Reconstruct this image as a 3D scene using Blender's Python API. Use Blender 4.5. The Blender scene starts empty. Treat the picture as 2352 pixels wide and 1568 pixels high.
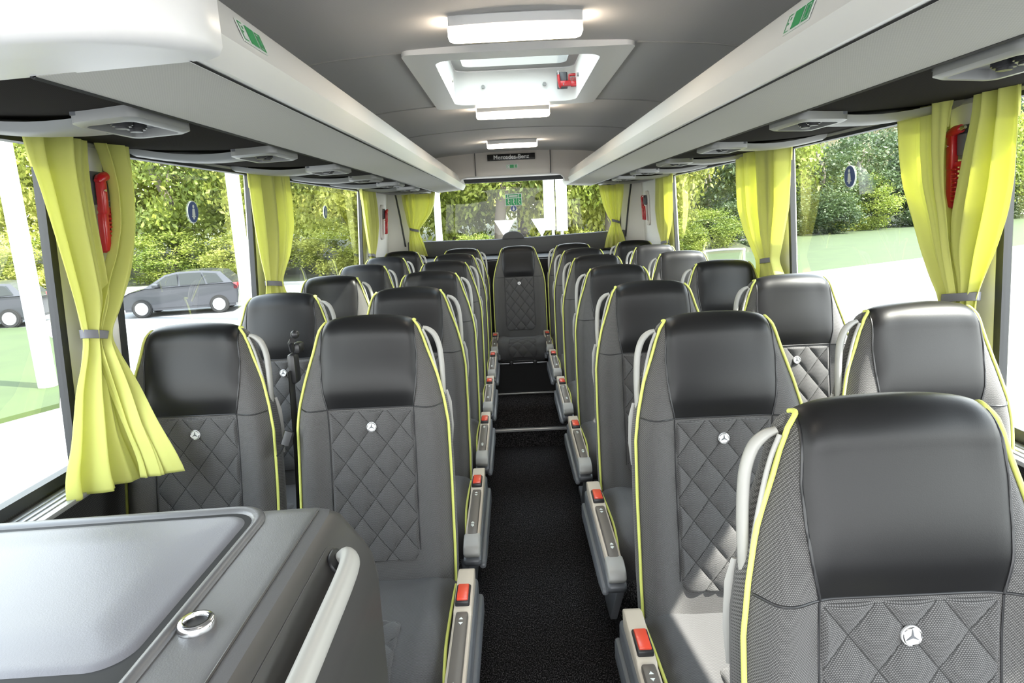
import bpy, bmesh, math, random
import numpy as np
from mathutils import Vector, Matrix
PI = math.pi
scene = bpy.context.scene
COL = scene.collection
random.seed(7)
rng = np.random.default_rng(7)

# ------------------------------------------------------------------ layout (metres; y runs to the rear of the coach)
CX = 0.046                       # centre line of the coach
CAMZ = 1.48
PLAT = 0.12                      # seat platform height
ROOF = 1.98
def wallw(z):                    # half width of the body (leans in towards the roof)
    return 1.165 + 0.06 * (1.715 - z)

# ------------------------------------------------------------------ materials
def new_mat(name):
    m = bpy.data.materials.new(name); m.use_nodes = True
    nt = m.node_tree; b = nt.nodes['Principled BSDF']
    return m, nt, b
def N(nt, t, **kw):
    n = nt.nodes.new(t)
    for k, v in kw.items(): setattr(n, k, v)
    return n
def math_node(nt, op, a, b=None):
    n = N(nt, 'ShaderNodeMath', operation=op)
    for i, v in enumerate((a, b)):
        if v is None: continue
        if isinstance(v, (int, float)): n.inputs[i].default_value = v
        else: nt.links.new(v, n.inputs[i])
    return n.outputs[0]
def plain(name, col, rough=.5, metal=0., spec=.5, noise=0., nscale=40., bump=0., coat=0.):
    m, nt, b = new_mat(name)
    b.inputs['Base Color'].default_value = (*col, 1)
    b.inputs['Roughness'].default_value = rough
    b.inputs['Metallic'].default_value = metal
    b.inputs['Specular IOR Level'].default_value = spec
    b.inputs['Coat Weight'].default_value = coat
    if noise or bump:
        tc = N(nt, 'ShaderNodeTexCoord'); nz = N(nt, 'ShaderNodeTexNoise')
        nz.inputs['Scale'].default_value = nscale; nz.inputs['Detail'].default_value = 4
        nt.links.new(tc.outputs['Object'], nz.inputs['Vector'])
        if noise:
            mx = N(nt, 'ShaderNodeMix', data_type='RGBA')
            mx.inputs['A'].default_value = (*[c * (1 - noise) for c in col], 1)
            mx.inputs['B'].default_value = (*[min(1, c * (1 + noise)) for c in col], 1)
            nt.links.new(nz.outputs['Fac'], mx.inputs['Factor']); nt.links.new(mx.outputs['Result'], b.inputs['Base Color'])
        if bump:
            bp = N(nt, 'ShaderNodeBump'); bp.inputs['Strength'].default_value = bump; bp.inputs['Distance'].default_value = .002
            nt.links.new(nz.outputs['Fac'], bp.inputs['Height']); nt.links.new(bp.outputs['Normal'], b.inputs['Normal'])
    return m
def woven(name, c0, c1, px, pz, rough=.85, axes=('X', 'Z'), bump=.4, sheen=.15, spec=.25):
    """basket weave: light threads on a dark ground, pitch px by pz metres"""
    m, nt, b = new_mat(name)
    tc = N(nt, 'ShaderNodeTexCoord'); sp = N(nt, 'ShaderNodeSeparateXYZ')
    nt.links.new(tc.outputs['Object'], sp.inputs[0])
    u = sp.outputs[axes[0]]; v = sp.outputs[axes[1]]
    if len(axes) > 2: v = math_node(nt, 'ADD', v, sp.outputs[axes[2]])
    ph = math_node(nt, 'MULTIPLY', v, PI / pz)
    sv = math_node(nt, 'SINE', ph)
    row = math_node(nt, 'MULTIPLY', math_node(nt, 'FLOOR', math_node(nt, 'DIVIDE', v, pz)), PI * .5)
    su = math_node(nt, 'SINE', math_node(nt, 'ADD', math_node(nt, 'MULTIPLY', u, PI / px), row))
    f = math_node(nt, 'MULTIPLY', math_node(nt, 'ABSOLUTE', su), math_node(nt, 'ABSOLUTE', sv))
    mx = N(nt, 'ShaderNodeMix', data_type='RGBA')
    mx.inputs['A'].default_value = (*c0, 1); mx.inputs['B'].default_value = (*c1, 1)
    nt.links.new(f, mx.inputs['Factor']); nt.links.new(mx.outputs['Result'], b.inputs['Base Color'])
    b.inputs['Roughness'].default_value = rough; b.inputs['Specular IOR Level'].default_value = spec
    b.inputs['Sheen Weight'].default_value = sheen
    bp = N(nt, 'ShaderNodeBump'); bp.inputs['Strength'].default_value = bump; bp.inputs['Distance'].default_value = .001
    nt.links.new(f, bp.inputs['Height']); nt.links.new(bp.outputs['Normal'], b.inputs['Normal'])
    return m
def emissive(name, col, strength):
    m, nt, b = new_mat(name)
    b.inputs['Base Color'].default_value = (*col, 1)
    b.inputs['Emission Color'].default_value = (*col, 1); b.inputs['Emission Strength'].default_value = strength
    return m
def cloth_mat(name, col, trans):
    m, nt, b = new_mat(name)
    out = nt.nodes['Material Output']
    b.inputs['Base Color'].default_value = (*col, 1); b.inputs['Roughness'].default_value = .75
    b.inputs['Specular IOR Level'].default_value = .2; b.inputs['Sheen Weight'].default_value = .2
    tc = N(nt, 'ShaderNodeTexCoord'); nz = N(nt, 'ShaderNodeTexChecker'); nz.inputs['Scale'].default_value = 350
    nt.links.new(tc.outputs['Object'], nz.inputs['Vector'])
    bp = N(nt, 'ShaderNodeBump'); bp.inputs['Strength'].default_value = .15; bp.inputs['Distance'].default_value = .001
    nt.links.new(nz.outputs['Fac'], bp.inputs['Height']); nt.links.new(bp.outputs['Normal'], b.inputs['Normal'])
    tr = N(nt, 'ShaderNodeBsdfTranslucent'); tr.inputs['Color'].default_value = (*col, 1)
    mx = N(nt, 'ShaderNodeMixShader'); mx.inputs[0].default_value = trans
    nt.links.new(b.outputs[0], mx.inputs[1]); nt.links.new(tr.outputs[0], mx.inputs[2]); nt.links.new(mx.outputs[0], out.inputs['Surface'])
    return m
def glass_mat(name, tint, gloss=1.0, rough=0.0):
    m, nt, b = new_mat(name); nt.nodes.remove(b)
    out = nt.nodes['Material Output']
    t = N(nt, 'ShaderNodeBsdfTransparent'); t.inputs['Color'].default_value = (*tint, 1)
    g = N(nt, 'ShaderNodeBsdfGlossy'); g.inputs['Roughness'].default_value = rough
    lw = N(nt, 'ShaderNodeLayerWeight'); lw.inputs['Blend'].default_value = .5      # facing: 0 head-on, 1 grazing, same from both sides
    f = math_node(nt, 'ADD', math_node(nt, 'MULTIPLY', math_node(nt, 'POWER', lw.outputs['Facing'], 5.), .9), .045)
    f = math_node(nt, 'MULTIPLY', f, gloss)
    mx = N(nt, 'ShaderNodeMixShader'); nt.links.new(f, mx.inputs[0])
    nt.links.new(t.outputs[0], mx.inputs[1]); nt.links.new(g.outputs[0], mx.inputs[2]); nt.links.new(mx.outputs[0], out.inputs['Surface'])
    return m
def leaf_mat(name, c0, c1, trans=.4):
    m, nt, b = new_mat(name); out = nt.nodes['Material Output']
    geo = N(nt, 'ShaderNodeTexCoord'); nz = N(nt, 'ShaderNodeTexNoise'); nz.inputs['Scale'].default_value = .9; nz.inputs['Detail'].default_value = 3
    nt.links.new(geo.outputs['Object'], nz.inputs['Vector'])
    rp = N(nt, 'ShaderNodeValToRGB'); rp.color_ramp.elements[0].position = .35; rp.color_ramp.elements[1].position = .65
    rp.color_ramp.elements[0].color = (*c0, 1); rp.color_ramp.elements[1].color = (*c1, 1)
    nt.links.new(nz.outputs['Fac'], rp.inputs[0]); nt.links.new(rp.outputs[0], b.inputs['Base Color'])
    b.inputs['Roughness'].default_value = .6
    tr = N(nt, 'ShaderNodeBsdfTranslucent'); nt.links.new(rp.outputs[0], tr.inputs['Color'])
    mx = N(nt, 'ShaderNodeMixShader'); mx.inputs[0].default_value = trans
    nt.links.new(b.outputs[0], mx.inputs[1]); nt.links.new(tr.outputs[0], mx.inputs[2]); nt.links.new(mx.outputs[0], out.inputs['Surface'])
    return m

M = {}
M['fabric'] = woven('seat fabric', (.024, .023, .023), (.195, .19, .188), .0029, .0021)
M['quilt'] = woven('quilted seat fabric', (.020, .0195, .020), (.185, .181, .181), .0032, .0023)
def add_stitch_shade(m):          # dark thread and crease shade, put into the colour along the diamond seams
    nt = m.node_tree; b = nt.nodes['Principled BSDF']; src = b.inputs['Base Color'].links[0].from_socket
    tc = N(nt, 'ShaderNodeTexCoord'); sp = N(nt, 'ShaderNodeSeparateXYZ'); nt.links.new(tc.outputs['Object'], sp.inputs[0])
    u = math_node(nt, 'MULTIPLY', sp.outputs['X'], PI / .079); v = math_node(nt, 'MULTIPLY', math_node(nt, 'SUBTRACT', sp.outputs['Z'], .799), PI / .1)
    a = math_node(nt, 'ABSOLUTE', math_node(nt, 'SINE', math_node(nt, 'ADD', u, v))); c = math_node(nt, 'ABSOLUTE', math_node(nt, 'SINE', math_node(nt, 'SUBTRACT', u, v)))
    f = math_node(nt, 'MULTIPLY', math_node(nt, 'MINIMUM', a, c), 14.); f = math_node(nt, 'MINIMUM', f, 1.)
    mx = N(nt, 'ShaderNodeMix', data_type='RGBA'); mx.inputs['A'].default_value = (.016, .016, .016, 1)
    nt.links.new(f, mx.inputs['Factor']); nt.links.new(src, mx.inputs['B']); nt.links.new(mx.outputs['Result'], b.inputs['Base Color'])
add_stitch_shade(M['quilt'])
M['cushion'] = woven('cushion fabric', (.016, .016, .017), (.15, .147, .15), .0029, .0021, axes=('X', 'Y', 'Z'))
M['leather'] = plain('black leather', (.0085, .0085, .0092), rough=.40, spec=.34, bump=.06, nscale=700)
M['piping'] = plain('lime piping', (.66, .70, .17), rough=.5)
M['silver'] = plain('silver plastic', (.29, .29, .285), rough=.42, metal=.2)
M['lightgrey'] = plain('light grey plastic', (.36, .355, .335), rough=.4)
M['beige'] = plain('beige plastic', (.56, .49, .40), rough=.42)
M['fairing'] = plain('slate plastic', (.115, .12, .13), rough=.38)
M['lever'] = plain('brown grey lever', (.13, .115, .10), rough=.42)
M['darkplastic'] = plain('dark plastic', (.018, .018, .02), rough=.4)
M['buckle'] = plain('red buckle', (.72, .07, .035), rough=.3, coat=.3)
M['red'] = plain('red plastic', (.50, .012, .018), rough=.28, coat=.4)
M['chrome'] = plain('chrome', (.82, .82, .83), rough=.14, metal=1.)
M['emblem'] = plain('polished emblem', (.78, .78, .79), rough=.4, metal=.25)
M['steel'] = plain('steel', (.42, .43, .45), rough=.32, metal=.7)
M['belt'] = plain('belt webbing', (.02, .02, .022), rough=.7)
def carpet_mat():
    m, nt, b = new_mat('carpet')
    tc = N(nt, 'ShaderNodeTexCoord'); nz = N(nt, 'ShaderNodeTexNoise'); nz.inputs['Scale'].default_value = 330; nz.inputs['Detail'].default_value = 2
    mp = N(nt, 'ShaderNodeMapping'); mp.inputs['Scale'].default_value = (1, .45, 1)
    nt.links.new(tc.outputs['Object'], mp.inputs[0]); nt.links.new(mp.outputs[0], nz.inputs['Vector'])
    rp = N(nt, 'ShaderNodeValToRGB'); rp.color_ramp.elements[0].position = .48; rp.color_ramp.elements[1].position = .74
    rp.color_ramp.elements[0].color = (.006, .0055, .006, 1); rp.color_ramp.elements[1].color = (.15, .14, .145, 1)
    nt.links.new(nz.outputs['Fac'], rp.inputs[0]); nt.links.new(rp.outputs[0], b.inputs['Base Color'])
    b.inputs['Roughness'].default_value = .95; b.inputs['Specular IOR Level'].default_value = .1
    bp = N(nt, 'ShaderNodeBump'); bp.inputs['Strength'].default_value = .8; bp.inputs['Distance'].default_value = .004
    nt.links.new(nz.outputs['Fac'], bp.inputs['Height']); nt.links.new(bp.outputs['Normal'], b.inputs['Normal'])
    return m
M['carpet'] = carpet_mat()
M['ceiling'] = woven('ceiling fabric', (.46, .445, .44), (.56, .545, .54), .003, .003, axes=('X', 'Y'), bump=.1)
M['white'] = plain('white gloss plastic', (.90, .895, .885), rough=.32)
M['offwhite'] = plain('rack strip', (.84, .83, .80), rough=.33, coat=.0)
M['rackfab'] = woven('rack underside fabric', (.40, .39, .345), (.47, .46, .41), .004, .004, axes=('X', 'Y'), bump=.15)
M['service'] = woven('service panel fabric', (.022, .020, .018), (.032, .029, .026), .003, .003, axes=('X', 'Y'), bump=.1, sheen=0., spec=.04, rough=1.)
M['wall'] = plain('pillar lining', (.80, .785, .75), rough=.55)
M['walldark'] = woven('lower wall carpet', (.02, .02, .02), (.06, .058, .055), .006, .006, axes=('Y', 'Z'))
M['header'] = plain('header lining', (.72, .675, .63), rough=.5)
M['gasket'] = plain('black rubber', (.022, .023, .026), rough=.45)
M['sill'] = plain('aluminium sill', (.40, .40, .40), rough=.35, metal=.5)
M['alu'] = plain('aluminium nosing', (.62, .62, .62), rough=.3, metal=.8)
M['shelf'] = plain('rear shelf felt', (.095, .095, .10), rough=.9, noise=.15, nscale=200)
M['black'] = plain('matt black', (.006, .006, .007), rough=.7)
M['console'] = plain('graphite plastic', (.115, .115, .12), rough=.36, spec=.5, bump=.12, nscale=500)
M['lid'] = plain('grey lid plastic', (.165, .165, .185), rough=.38, bump=.12, nscale=500)
M['consoledark'] = plain('dark side plastic', (.048, .046, .045), rough=.42)
M['cloth'] = cloth_mat('lime curtain', (.78, .79, .27), .42)
M['tie'] = plain('grey tie band', (.16, .16, .18), rough=.6)
M['glass'] = glass_mat('window glass', (.94, .97, .95), 1.25)
M['rearglass'] = glass_mat('rear window glass', (.94, .97, .95), .45)
M['roofglass'] = glass_mat('tinted roof glass', (.62, .66, .62), 1.6)
M['lamp'] = emissive('warm diffuser', (1., .86, .68), 8.)
M['green'] = plain('sign green', (.012, .36, .10), rough=.4)
M['stickwhite'] = plain('sticker white', (.80, .84, .80), rough=.4)
M['blue'] = plain('sticker blue', (.035, .07, .25), rough=.35)
M['display'] = plain('display black', (.02, .018, .018), rough=.2)
M['letters'] = plain('white lettering', (.85, .85, .85), rough=.4)
# outside
M['asphalt'] = plain('pale asphalt', (.17, .17, .172), rough=.9, noise=.2, nscale=3)
M['paint'] = plain('road paint', (.6, .6, .6), rough=.7)
M['lawn'] = plain('lawn', (.026, .044, .009), rough=.9, noise=.35, nscale=1.2)
M['drygrass'] = plain('meadow', (.030, .036, .009), rough=.9, noise=.4, nscale=.8)
M['kerb'] = plain('kerb stone', (.22, .22, .21), rough=.8)
M['leafA'] = leaf_mat('bright leaves', (.15, .19, .022), (.42, .43, .10))
M['leafB'] = leaf_mat('mid leaves', (.09, .14, .017), (.28, .325, .06))
M['leafC'] = leaf_mat('dark leaves', (.020, .040, .014), (.075, .115, .040), .3)
M['bark'] = plain('bark', (.085, .07, .055), rough=.9, noise=.4, nscale=6)
M['signwhite'] = plain('sign back', (.34, .34, .35), rough=.5)
M['pole'] = plain('painted pole', (.30, .30, .31), rough=.5)
M['carpaint'] = plain('grey car paint', (.040, .042, .050), rough=.25, metal=.3, coat=.6)
M['carglass'] = plain('car glass', (.03, .035, .035), rough=.08, spec=.8)
M['tyre'] = plain('tyre', (.012, .012, .012), rough=.8)
M['hub'] = plain('wheel hub', (.30, .30, .31), rough=.35, metal=.5)
M['plaster'] = plain('yellow plaster', (.22, .19, .11), rough=.85)
M['tiles'] = plain('roof tile', (.17, .11, .08), rough=.8, noise=.2, nscale=5)

# ------------------------------------------------------------------ mesh building
class MB:
    def __init__(s): s.bm = bmesh.new()
    def poly(s, vs): return s.bm.faces.new([s.bm.verts.new(v) for v in vs])
    def grid(s, P, closeu=False, closev=False):
        P = np.asarray(P, float); n, m = P.shape[:2]
        V = [[s.bm.verts.new(P[i, j]) for j in range(m)] for i in range(n)]
        for i in range(n if closeu else n - 1):
            for j in range(m if closev else m - 1):
                try: s.bm.faces.new((V[i][j], V[(i + 1) % n][j], V[(i + 1) % n][(j + 1) % m], V[i][(j + 1) % m]))
                except ValueError: pass
        return V
    def box(s, lo, hi, bev=0., seg=2, mat=None):
        b = bmesh.new(); bmesh.ops.create_cube(b, size=1)
        lo, hi = Vector(lo), Vector(hi)
        for v in b.verts: v.co = Vector(((lo[i] + hi[i]) / 2 + v.co[i] * (hi[i] - lo[i]) for i in range(3)))
        if bev: bmesh.ops.bevel(b, geom=b.edges[:], offset=bev, segments=seg, affect='EDGES', profile=.5)
        s.merge(b, mat)
    def merge(s, b, mat=None):
        mp = {}
        for v in b.verts: mp[v] = s.bm.verts.new(mat @ v.co if mat is not None else v.co)
        for f in b.faces:
            try: s.bm.faces.new([mp[v] for v in f.verts])
            except ValueError: pass
        b.free()
    def prism(s, pts, axis, a, b_, bev=0., seg=2, mat=None):
        """polygon in the plane normal to axis, extruded from a to b_"""
        b = bmesh.new()
        def co(p, t):
            q = [0, 0, 0]; o = [i for i in range(3) if i != axis]; q[o[0]], q[o[1]] = p; q[axis] = t; return q
        lo = [b.verts.new(co(p, a)) for p in pts]; hi = [b.verts.new(co(p, b_)) for p in pts]
        b.faces.new(lo); b.faces.new(hi[::-1]); n = len(pts)
        for i in range(n): b.faces.new((lo[i], hi[i], hi[(i + 1) % n], lo[(i + 1) % n]))
        bmesh.ops.recalc_face_normals(b, faces=b.faces)
        if bev:
            es = [e for e in b.edges if len(e.link_faces) == 2 and e.calc_face_angle(0) > .5]
            bmesh.ops.bevel(b, geom=es, offset=bev, segments=seg, affect='EDGES', profile=.5)
        s.merge(b, mat)
    def tube(s, path, r, n=8, closed=False, flat=None, cap=True):
        P = [Vector(p) for p in path]; m = len(P); rings = []; up = None
        for i in range(m):
            a = P[(i - 1) % m] if closed or i else P[0]; c = P[(i + 1) % m] if closed or i < m - 1 else P[-1]
            t = (c - a).normalized()
            if up is None:
                up = Vector((0, 0, 1)) if abs(t.z) < .9 else Vector((0, 1, 0))
            up = (up - t * up.dot(t)).normalized(); side = t.cross(up)
            rr = r[i] if hasattr(r, '__len__') else r
            ru, rs = (rr, rr) if flat is None else (rr, rr * flat)
            rings.append([P[i] + up * ru * math.cos(2 * PI * k / n) + side * rs * math.sin(2 * PI * k / n) for k in range(n)])
        V = s.grid([[list(v) for v in rg] for rg in rings], closeu=closed, closev=True)
        if not closed and cap:
            s.bm.faces.new(V[0]); s.bm.faces.new(V[-1][::-1])
    def cyl(s, c, r, h, axis=2, n=24, r2=None, bev=0.):
        b = bmesh.new(); bmesh.ops.create_cone(b, cap_ends=True, segments=n, radius1=r, radius2=r if r2 is None else r2, depth=h)
        if bev: bmesh.ops.bevel(b, geom=[e for e in b.edges if len(e.link_faces) == 2 and e.calc_face_angle(0) > .8], offset=bev, segments=2, affect='EDGES')
        R = {2: Matrix(), 0: Matrix.Rotation(PI / 2, 4, 'Y'), 1: Matrix.Rotation(-PI / 2, 4, 'X')}[axis]
        s.merge(b, Matrix.Translation(c) @ R)
    def ball(s, c, r, sc=(1, 1, 1), u=16, v=10):
        b = bmesh.new(); bmesh.ops.create_uvsphere(b, u_segments=u, v_segments=v, radius=r)
        s.merge(b, Matrix.Translation(c) @ Matrix.Diagonal((*sc, 1)))
    def mesh(s, name, mat, angle=38, smooth=True, normals=True, merge=0.):
        if merge: bmesh.ops.remove_doubles(s.bm, verts=s.bm.verts, dist=merge)
        if normals: bmesh.ops.recalc_face_normals(s.bm, faces=s.bm.faces)
        me = bpy.data.meshes.new(name); s.bm.to_mesh(me); s.bm.free()
        if smooth:
            me.polygons.foreach_set('use_smooth', [True] * len(me.polygons))
            me.set_sharp_from_angle(angle=math.radians(angle))
        me.materials.append(mat); return me
    def build(s, name, mat, parent=None, angle=38, smooth=True, normals=True, loc=None, merge=0.):
        return link(name, s.mesh(name, mat, angle, smooth, normals, merge), parent, loc)
def link(name, me, parent=None, loc=None):
    o = bpy.data.objects.new(name, me); COL.objects.link(o)
    if parent is not None: o.parent = parent
    if loc is not None: o.location = loc
    return o
def tag(o, label=None, cat=None, group=None, kind=None):
    for k, v in (('label', label), ('category', cat), ('group', group), ('kind', kind)):
        if v: o[k] = v
    return o
def empty(name, loc, label=None, cat=None, group=None, kind=None, rz=0):
    o = bpy.data.objects.new(name, None); COL.objects.link(o); o.location = loc; o.rotation_euler = (0, 0, rz)
    o.empty_display_size = .1
    return tag(o, label, cat, group, kind)
def kids(o): return list(o.children)
def copy_tree(o, parent=None):
    c = o.copy(); COL.objects.link(c)
    if parent is not None: c.parent = parent
    for ch in kids(o): copy_tree(ch, c)
    return c
def catmull(pts, n):
    pts = [np.array(p, float) for p in pts]; P = [2 * pts[0] - pts[1]] + pts + [2 * pts[-1] - pts[-2]]
    out = []
    for i in range(1, len(P) - 2):
        for t in np.linspace(0, 1, n, endpoint=False):
            a, b, c, d = P[i - 1:i + 3]
            out.append(.5 * (2 * b + (c - a) * t + (2 * a - 5 * b + 4 * c - d) * t * t + (3 * b - a - 3 * c + d) * t ** 3))
    out.append(pts[-1]); return out
def round_rect(w, h, r, n=6, cx=0, cy=0):
    p = []
    for sx, sy, a in ((1, 1, 0), (-1, 1, PI / 2), (-1, -1, PI), (1, -1, 1.5 * PI)):
        for k in range(n + 1):
            t = a + PI / 2 * k / n
            p.append((cx + sx * (w / 2 - r) + r * math.cos(t), cy + sy * (h / 2 - r) + r * math.sin(t)))
    return p

# ================================================================== SEATS
ZE = 0.799                                     # emblem height above the platform; the seat's y = 0 lies there
WZ = np.array([(-.47, .208), (-.34, .212), (-.16, .212), (0, .210), (.06, .2015), (.13, .1845), (.17, .172), (.21, .159), (.25, .147), (.275, .137), (.289, .125), (.31, .110)])
XL = np.array([(.04, .117), (.055, .119), (.10, .128), (.14, .1315), (.20, .134), (.25, .130), (.275, .127), (.30, .124)])
def hw(z): return np.interp(z, WZ[:, 0], WZ[:, 1])
def sstep(a, b, x): t = np.clip((x - a) / (b - a), 0, 1); return t * t * (3 - 2 * t)
TH, ZA, RB = .088, .244, .047
def prof(t):
    """back profile: t in 0..1 up the front, 1..2 over the top, 2..3 down the back -> y, z (from the emblem)"""
    if t <= 1: z = -.47 + (ZA + .47) * t; return .15 * z - .010 * math.exp(-((z + .30) / .12) ** 2), z
    if t <= 2:
        th = PI * (t - 1); return .15 * ZA + TH / 2 * (1 - math.cos(th)), ZA + RB * math.sin(th)
    z = ZA - (ZA + .47) * (t - 2); return .15 * z + TH, z
def back_point(s, t):
    y, z = prof(t); w = hw(z)
    front = 1. if t <= 1 else max(0., math.cos(PI / 2 * min(1, (t - 1) * 2))) if t < 1.5 else 0.
    head = sstep(.02, .16, z)
    a = abs(s)
    bol = -.024 * math.exp(-((a - .80) / .17) ** 2) * (1 - .75 * head) + .020 * sstep(.86, 1., a) + .010 * a * a * head
    bol -= .013 * math.exp(-((z - .125) / .085) ** 2) * (1 - sstep(.55, .95, a))
    rear = 0 if t < 1.5 else -.014 * sstep(.7, 1., a) * min(1, (t - 1.5) * 2)
    return np.array([w * s, y + bol * front + rear, z + ZE - .009 * s * s * sstep(.1, .25, z)])
def back_normal(s, t, e=.004):
    du = back_point(min(1, s + e), t) - back_point(max(-1, s - e), t); dv = back_point(s, min(3, t + e)) - back_point(s, max(0, t - e))
    n = np.cross(du, dv); return n / (np.linalg.norm(n) + 1e-12)
def t_of(z): return (z + .47) / (ZA + .47)

def seat_meshes():
    D = {}
    # shell
    ss = np.sin(np.linspace(-1, 1, 33) * PI / 2); ss = np.sign(ss) * np.abs(ss) ** .9
    ts = np.concatenate([np.linspace(0, 1, 40), np.linspace(1, 2, 15)[1:], np.linspace(2, 3, 40)[1:]])
    G = np.array([[back_point(s, t) for s in ss] for t in ts])
    mb = MB(); V = mb.grid(G); n = len(ts)
    for col in (0, -1):
        sg = -1 if col == 0 else 1
        for i in range(n // 2):
            a, b, c, d = V[i][col], V[i + 1][col], V[n - 2 - i][col], V[n - 1 - i][col]
            if b is c: continue
            def mid(p, q):
                k = min(1., (q.co - p.co).length / .06)
                return p.co.lerp(q.co, .5) + Vector((sg * .007 * k, 0, 0))
            if i == 0: m0 = mb.bm.verts.new(mid(a, d))
            if n - 2 - i <= i + 1: 
                try: mb.bm.faces.new((a, b, m0)) ; mb.bm.faces.new((m0, b, d))
                except ValueError: pass
                break
            m1 = mb.bm.verts.new(mid(b, c))
            mb.bm.faces.new((a, b, m1, m0)); mb.bm.faces.new((m0, m1, c, d)); m0 = m1
    D['backrest'] = mb.mesh('backrest', M['fabric'], 60)
    # leather head panel, wrapping over the top
    tt = np.concatenate([np.linspace(t_of(.052), 1, 26), np.linspace(1, 1.8, 16)[1:]]); us = np.linspace(-1, 1, 31)
    P = []
    for i, t in enumerate(tt):
        y, z = prof(t); sl = min(.985, np.interp(z, XL[:, 0], XL[:, 1]) / hw(z)); row = []
        for u in us:
            s = u * sl; e = (1 - abs(u) ** 5) * sstep(0, 7, i + .35) * min(1, (len(tt) - 1 - i) / 4.)
            row.append(back_point(s, t) + back_normal(s, t) * (.0004 + .0085 * max(e, 0) ** .7))
        P.append(row)
    mb = MB(); mb.grid(P); D['headrest'] = mb.mesh('headrest', M['leather'], 60)
    # dark seam lines around the head panel
    mb = MB()
    for sg in (-1, 1):
        path = [back_point(sg * min(.985, np.interp(prof(t)[1], XL[:, 0], XL[:, 1]) / hw(prof(t)[1])), t) + back_normal(0, t) * .001 for t in tt[:34]]
        mb.tube(path, .0022, 6)
    tb = t_of(.052)
    mb.tube([back_point(s, tb) + back_normal(s, tb) * .0005 for s in np.linspace(-.97, .97, 41)], .0019, 6)
    for sg in (-1, 1):
        mb.tube([back_point(sg * .119 / hw(z), t_of(z)) + back_normal(sg * .119 / hw(z), t_of(z)) * .0005 for z in np.linspace(.05, -.345, 30)], .0016, 6)
    D['seam'] = mb.mesh('seam', M['darkplastic'], 60)
    # quilted insert
    zs = np.linspace(.047, -.378, 150); us = np.linspace(-1, 1, 81); P = []
    for z in zs:
        xm = .1175
        if z < -.345: xm -= .033 - math.sqrt(max(0, .033 ** 2 - (z + .345) ** 2))
        row = []
        for u in us:
            x = u * xm; a = x / .079 + z / .1; b = x / .079 - z / .1
            puff = (abs(math.sin(PI * a)) * abs(math.sin(PI * b))) ** .42
            ed = min(1, (1 - abs(u)) * xm / .006) * min(1, (.047 - z) / .006) * min(1, (z + .378) / .006)
            s = x / hw(z); t = t_of(z)
            row.append(back_point(s, t) + back_normal(s, t) * (-.002 + (.002 + .0098 * puff) * ed))
        P.append(row)
    mb = MB(); mb.grid(P); D['quilted_insert'] = mb.mesh('quilted_insert', M['quilt'], 80)
    # lime piping
    for sg in (-1, 1):
        path = [back_point(sg, t) + np.array([sg * .001, -.003, 0]) for t in np.concatenate([np.linspace(.03, 1, 40), np.linspace(1, 1.62, 10)[1:]])]
        mb = MB(); mb.tube(path, .0040, 8); D['piping%d' % sg] = mb.mesh('piping', M['piping'], 60)
    # emblem: disc with a three pointed star in a ring
    mb = MB(); mb.cyl((0, 0, 0), .0135, .005, axis=1, n=32, bev=.001)
    D['emblem'] = mb.mesh('emblem', M['emblem'], 40)
    mb = MB(); pts = []
    for k in range(6):
        r = .0098 if k % 2 == 0 else .0019; a = PI / 2 + k * PI / 3; pts.append((r * math.cos(a), r * math.sin(a)))
    mb.prism(pts, 1, -.0040, -.0020); D['star'] = mb.mesh('star', M['fairing'], 20, smooth=False)  # slate colour holds the dark reflection of a silver star
    mb = MB(); mb.tube([(.0116 * math.cos(a), -.0030, .0116 * math.sin(a)) for a in np.linspace(0, 2 * PI, 33)[:-1]], .0010, 6, closed=True)
    D['ring'] = mb.mesh('ring', M['chrome'], 60)
    # cushion
    pf = [(-.02, .362), (-.12, .372), (-.25, .386), (-.37, .398), (-.44, .396), (-.49, .382), (-.520, .352), (-.530, .315), (-.524, .285), (-.49, .268), (-.30, .262), (-.02, .262)]
    pl = catmull([(0, y, z) for y, z in pf], 6)
    def cush(s, i):
        _, y, z = pl[i]; k = i / (len(pl) - 1)
        top = 1. if i < 40 else 0.
        w = .211 + .008 * sstep(.1, .5, k) * (1 - sstep(.75, 1, k)); a = abs(s)
        nrm = np.array([pl[min(i + 1, len(pl) - 1)][2] - pl[max(i - 1, 0)][2], -(pl[min(i + 1, len(pl) - 1)][1] - pl[max(i - 1, 0)][1])]); nrm = nrm / (np.linalg.norm(nrm) + 1e-9)
        off = (.014 * math.exp(-((a - .75) / .16) ** 2) - .016 * sstep(.88, 1, a)) * (1 - sstep(.62, .8, k))
        return np.array([w * s, y + nrm[0] * off, z + nrm[1] * off])
    us = np.sin(np.linspace(-1, 1, 29) * PI / 2)
    G = np.array([[cush(s, i) for s in us] for i in range(len(pl))])
    mb = MB(); V = mb.grid(G)
    for col in (0, -1):
        sg = -1 if col == 0 else 1; n = len(pl)
        c0 = [V[i][col] for i in range(n)]
        ctr = mb.bm.verts.new((sg * .222, -.27, .325))
        for i in range(n - 1): mb.bm.faces.new((c0[i], c0[i + 1], ctr))
    D['cushion'] = mb.mesh('cushion', M['cushion'], 60)
    P = []
    idx = np.linspace(14, 46, 120)
    arc = np.cumsum([0] + [np.linalg.norm(pl[i + 1] - pl[i]) for i in range(len(pl) - 1)])
    L0, L1 = np.interp(idx[0], range(len(arc)), arc), np.interp(idx[-1], range(len(arc)), arc)
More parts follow.
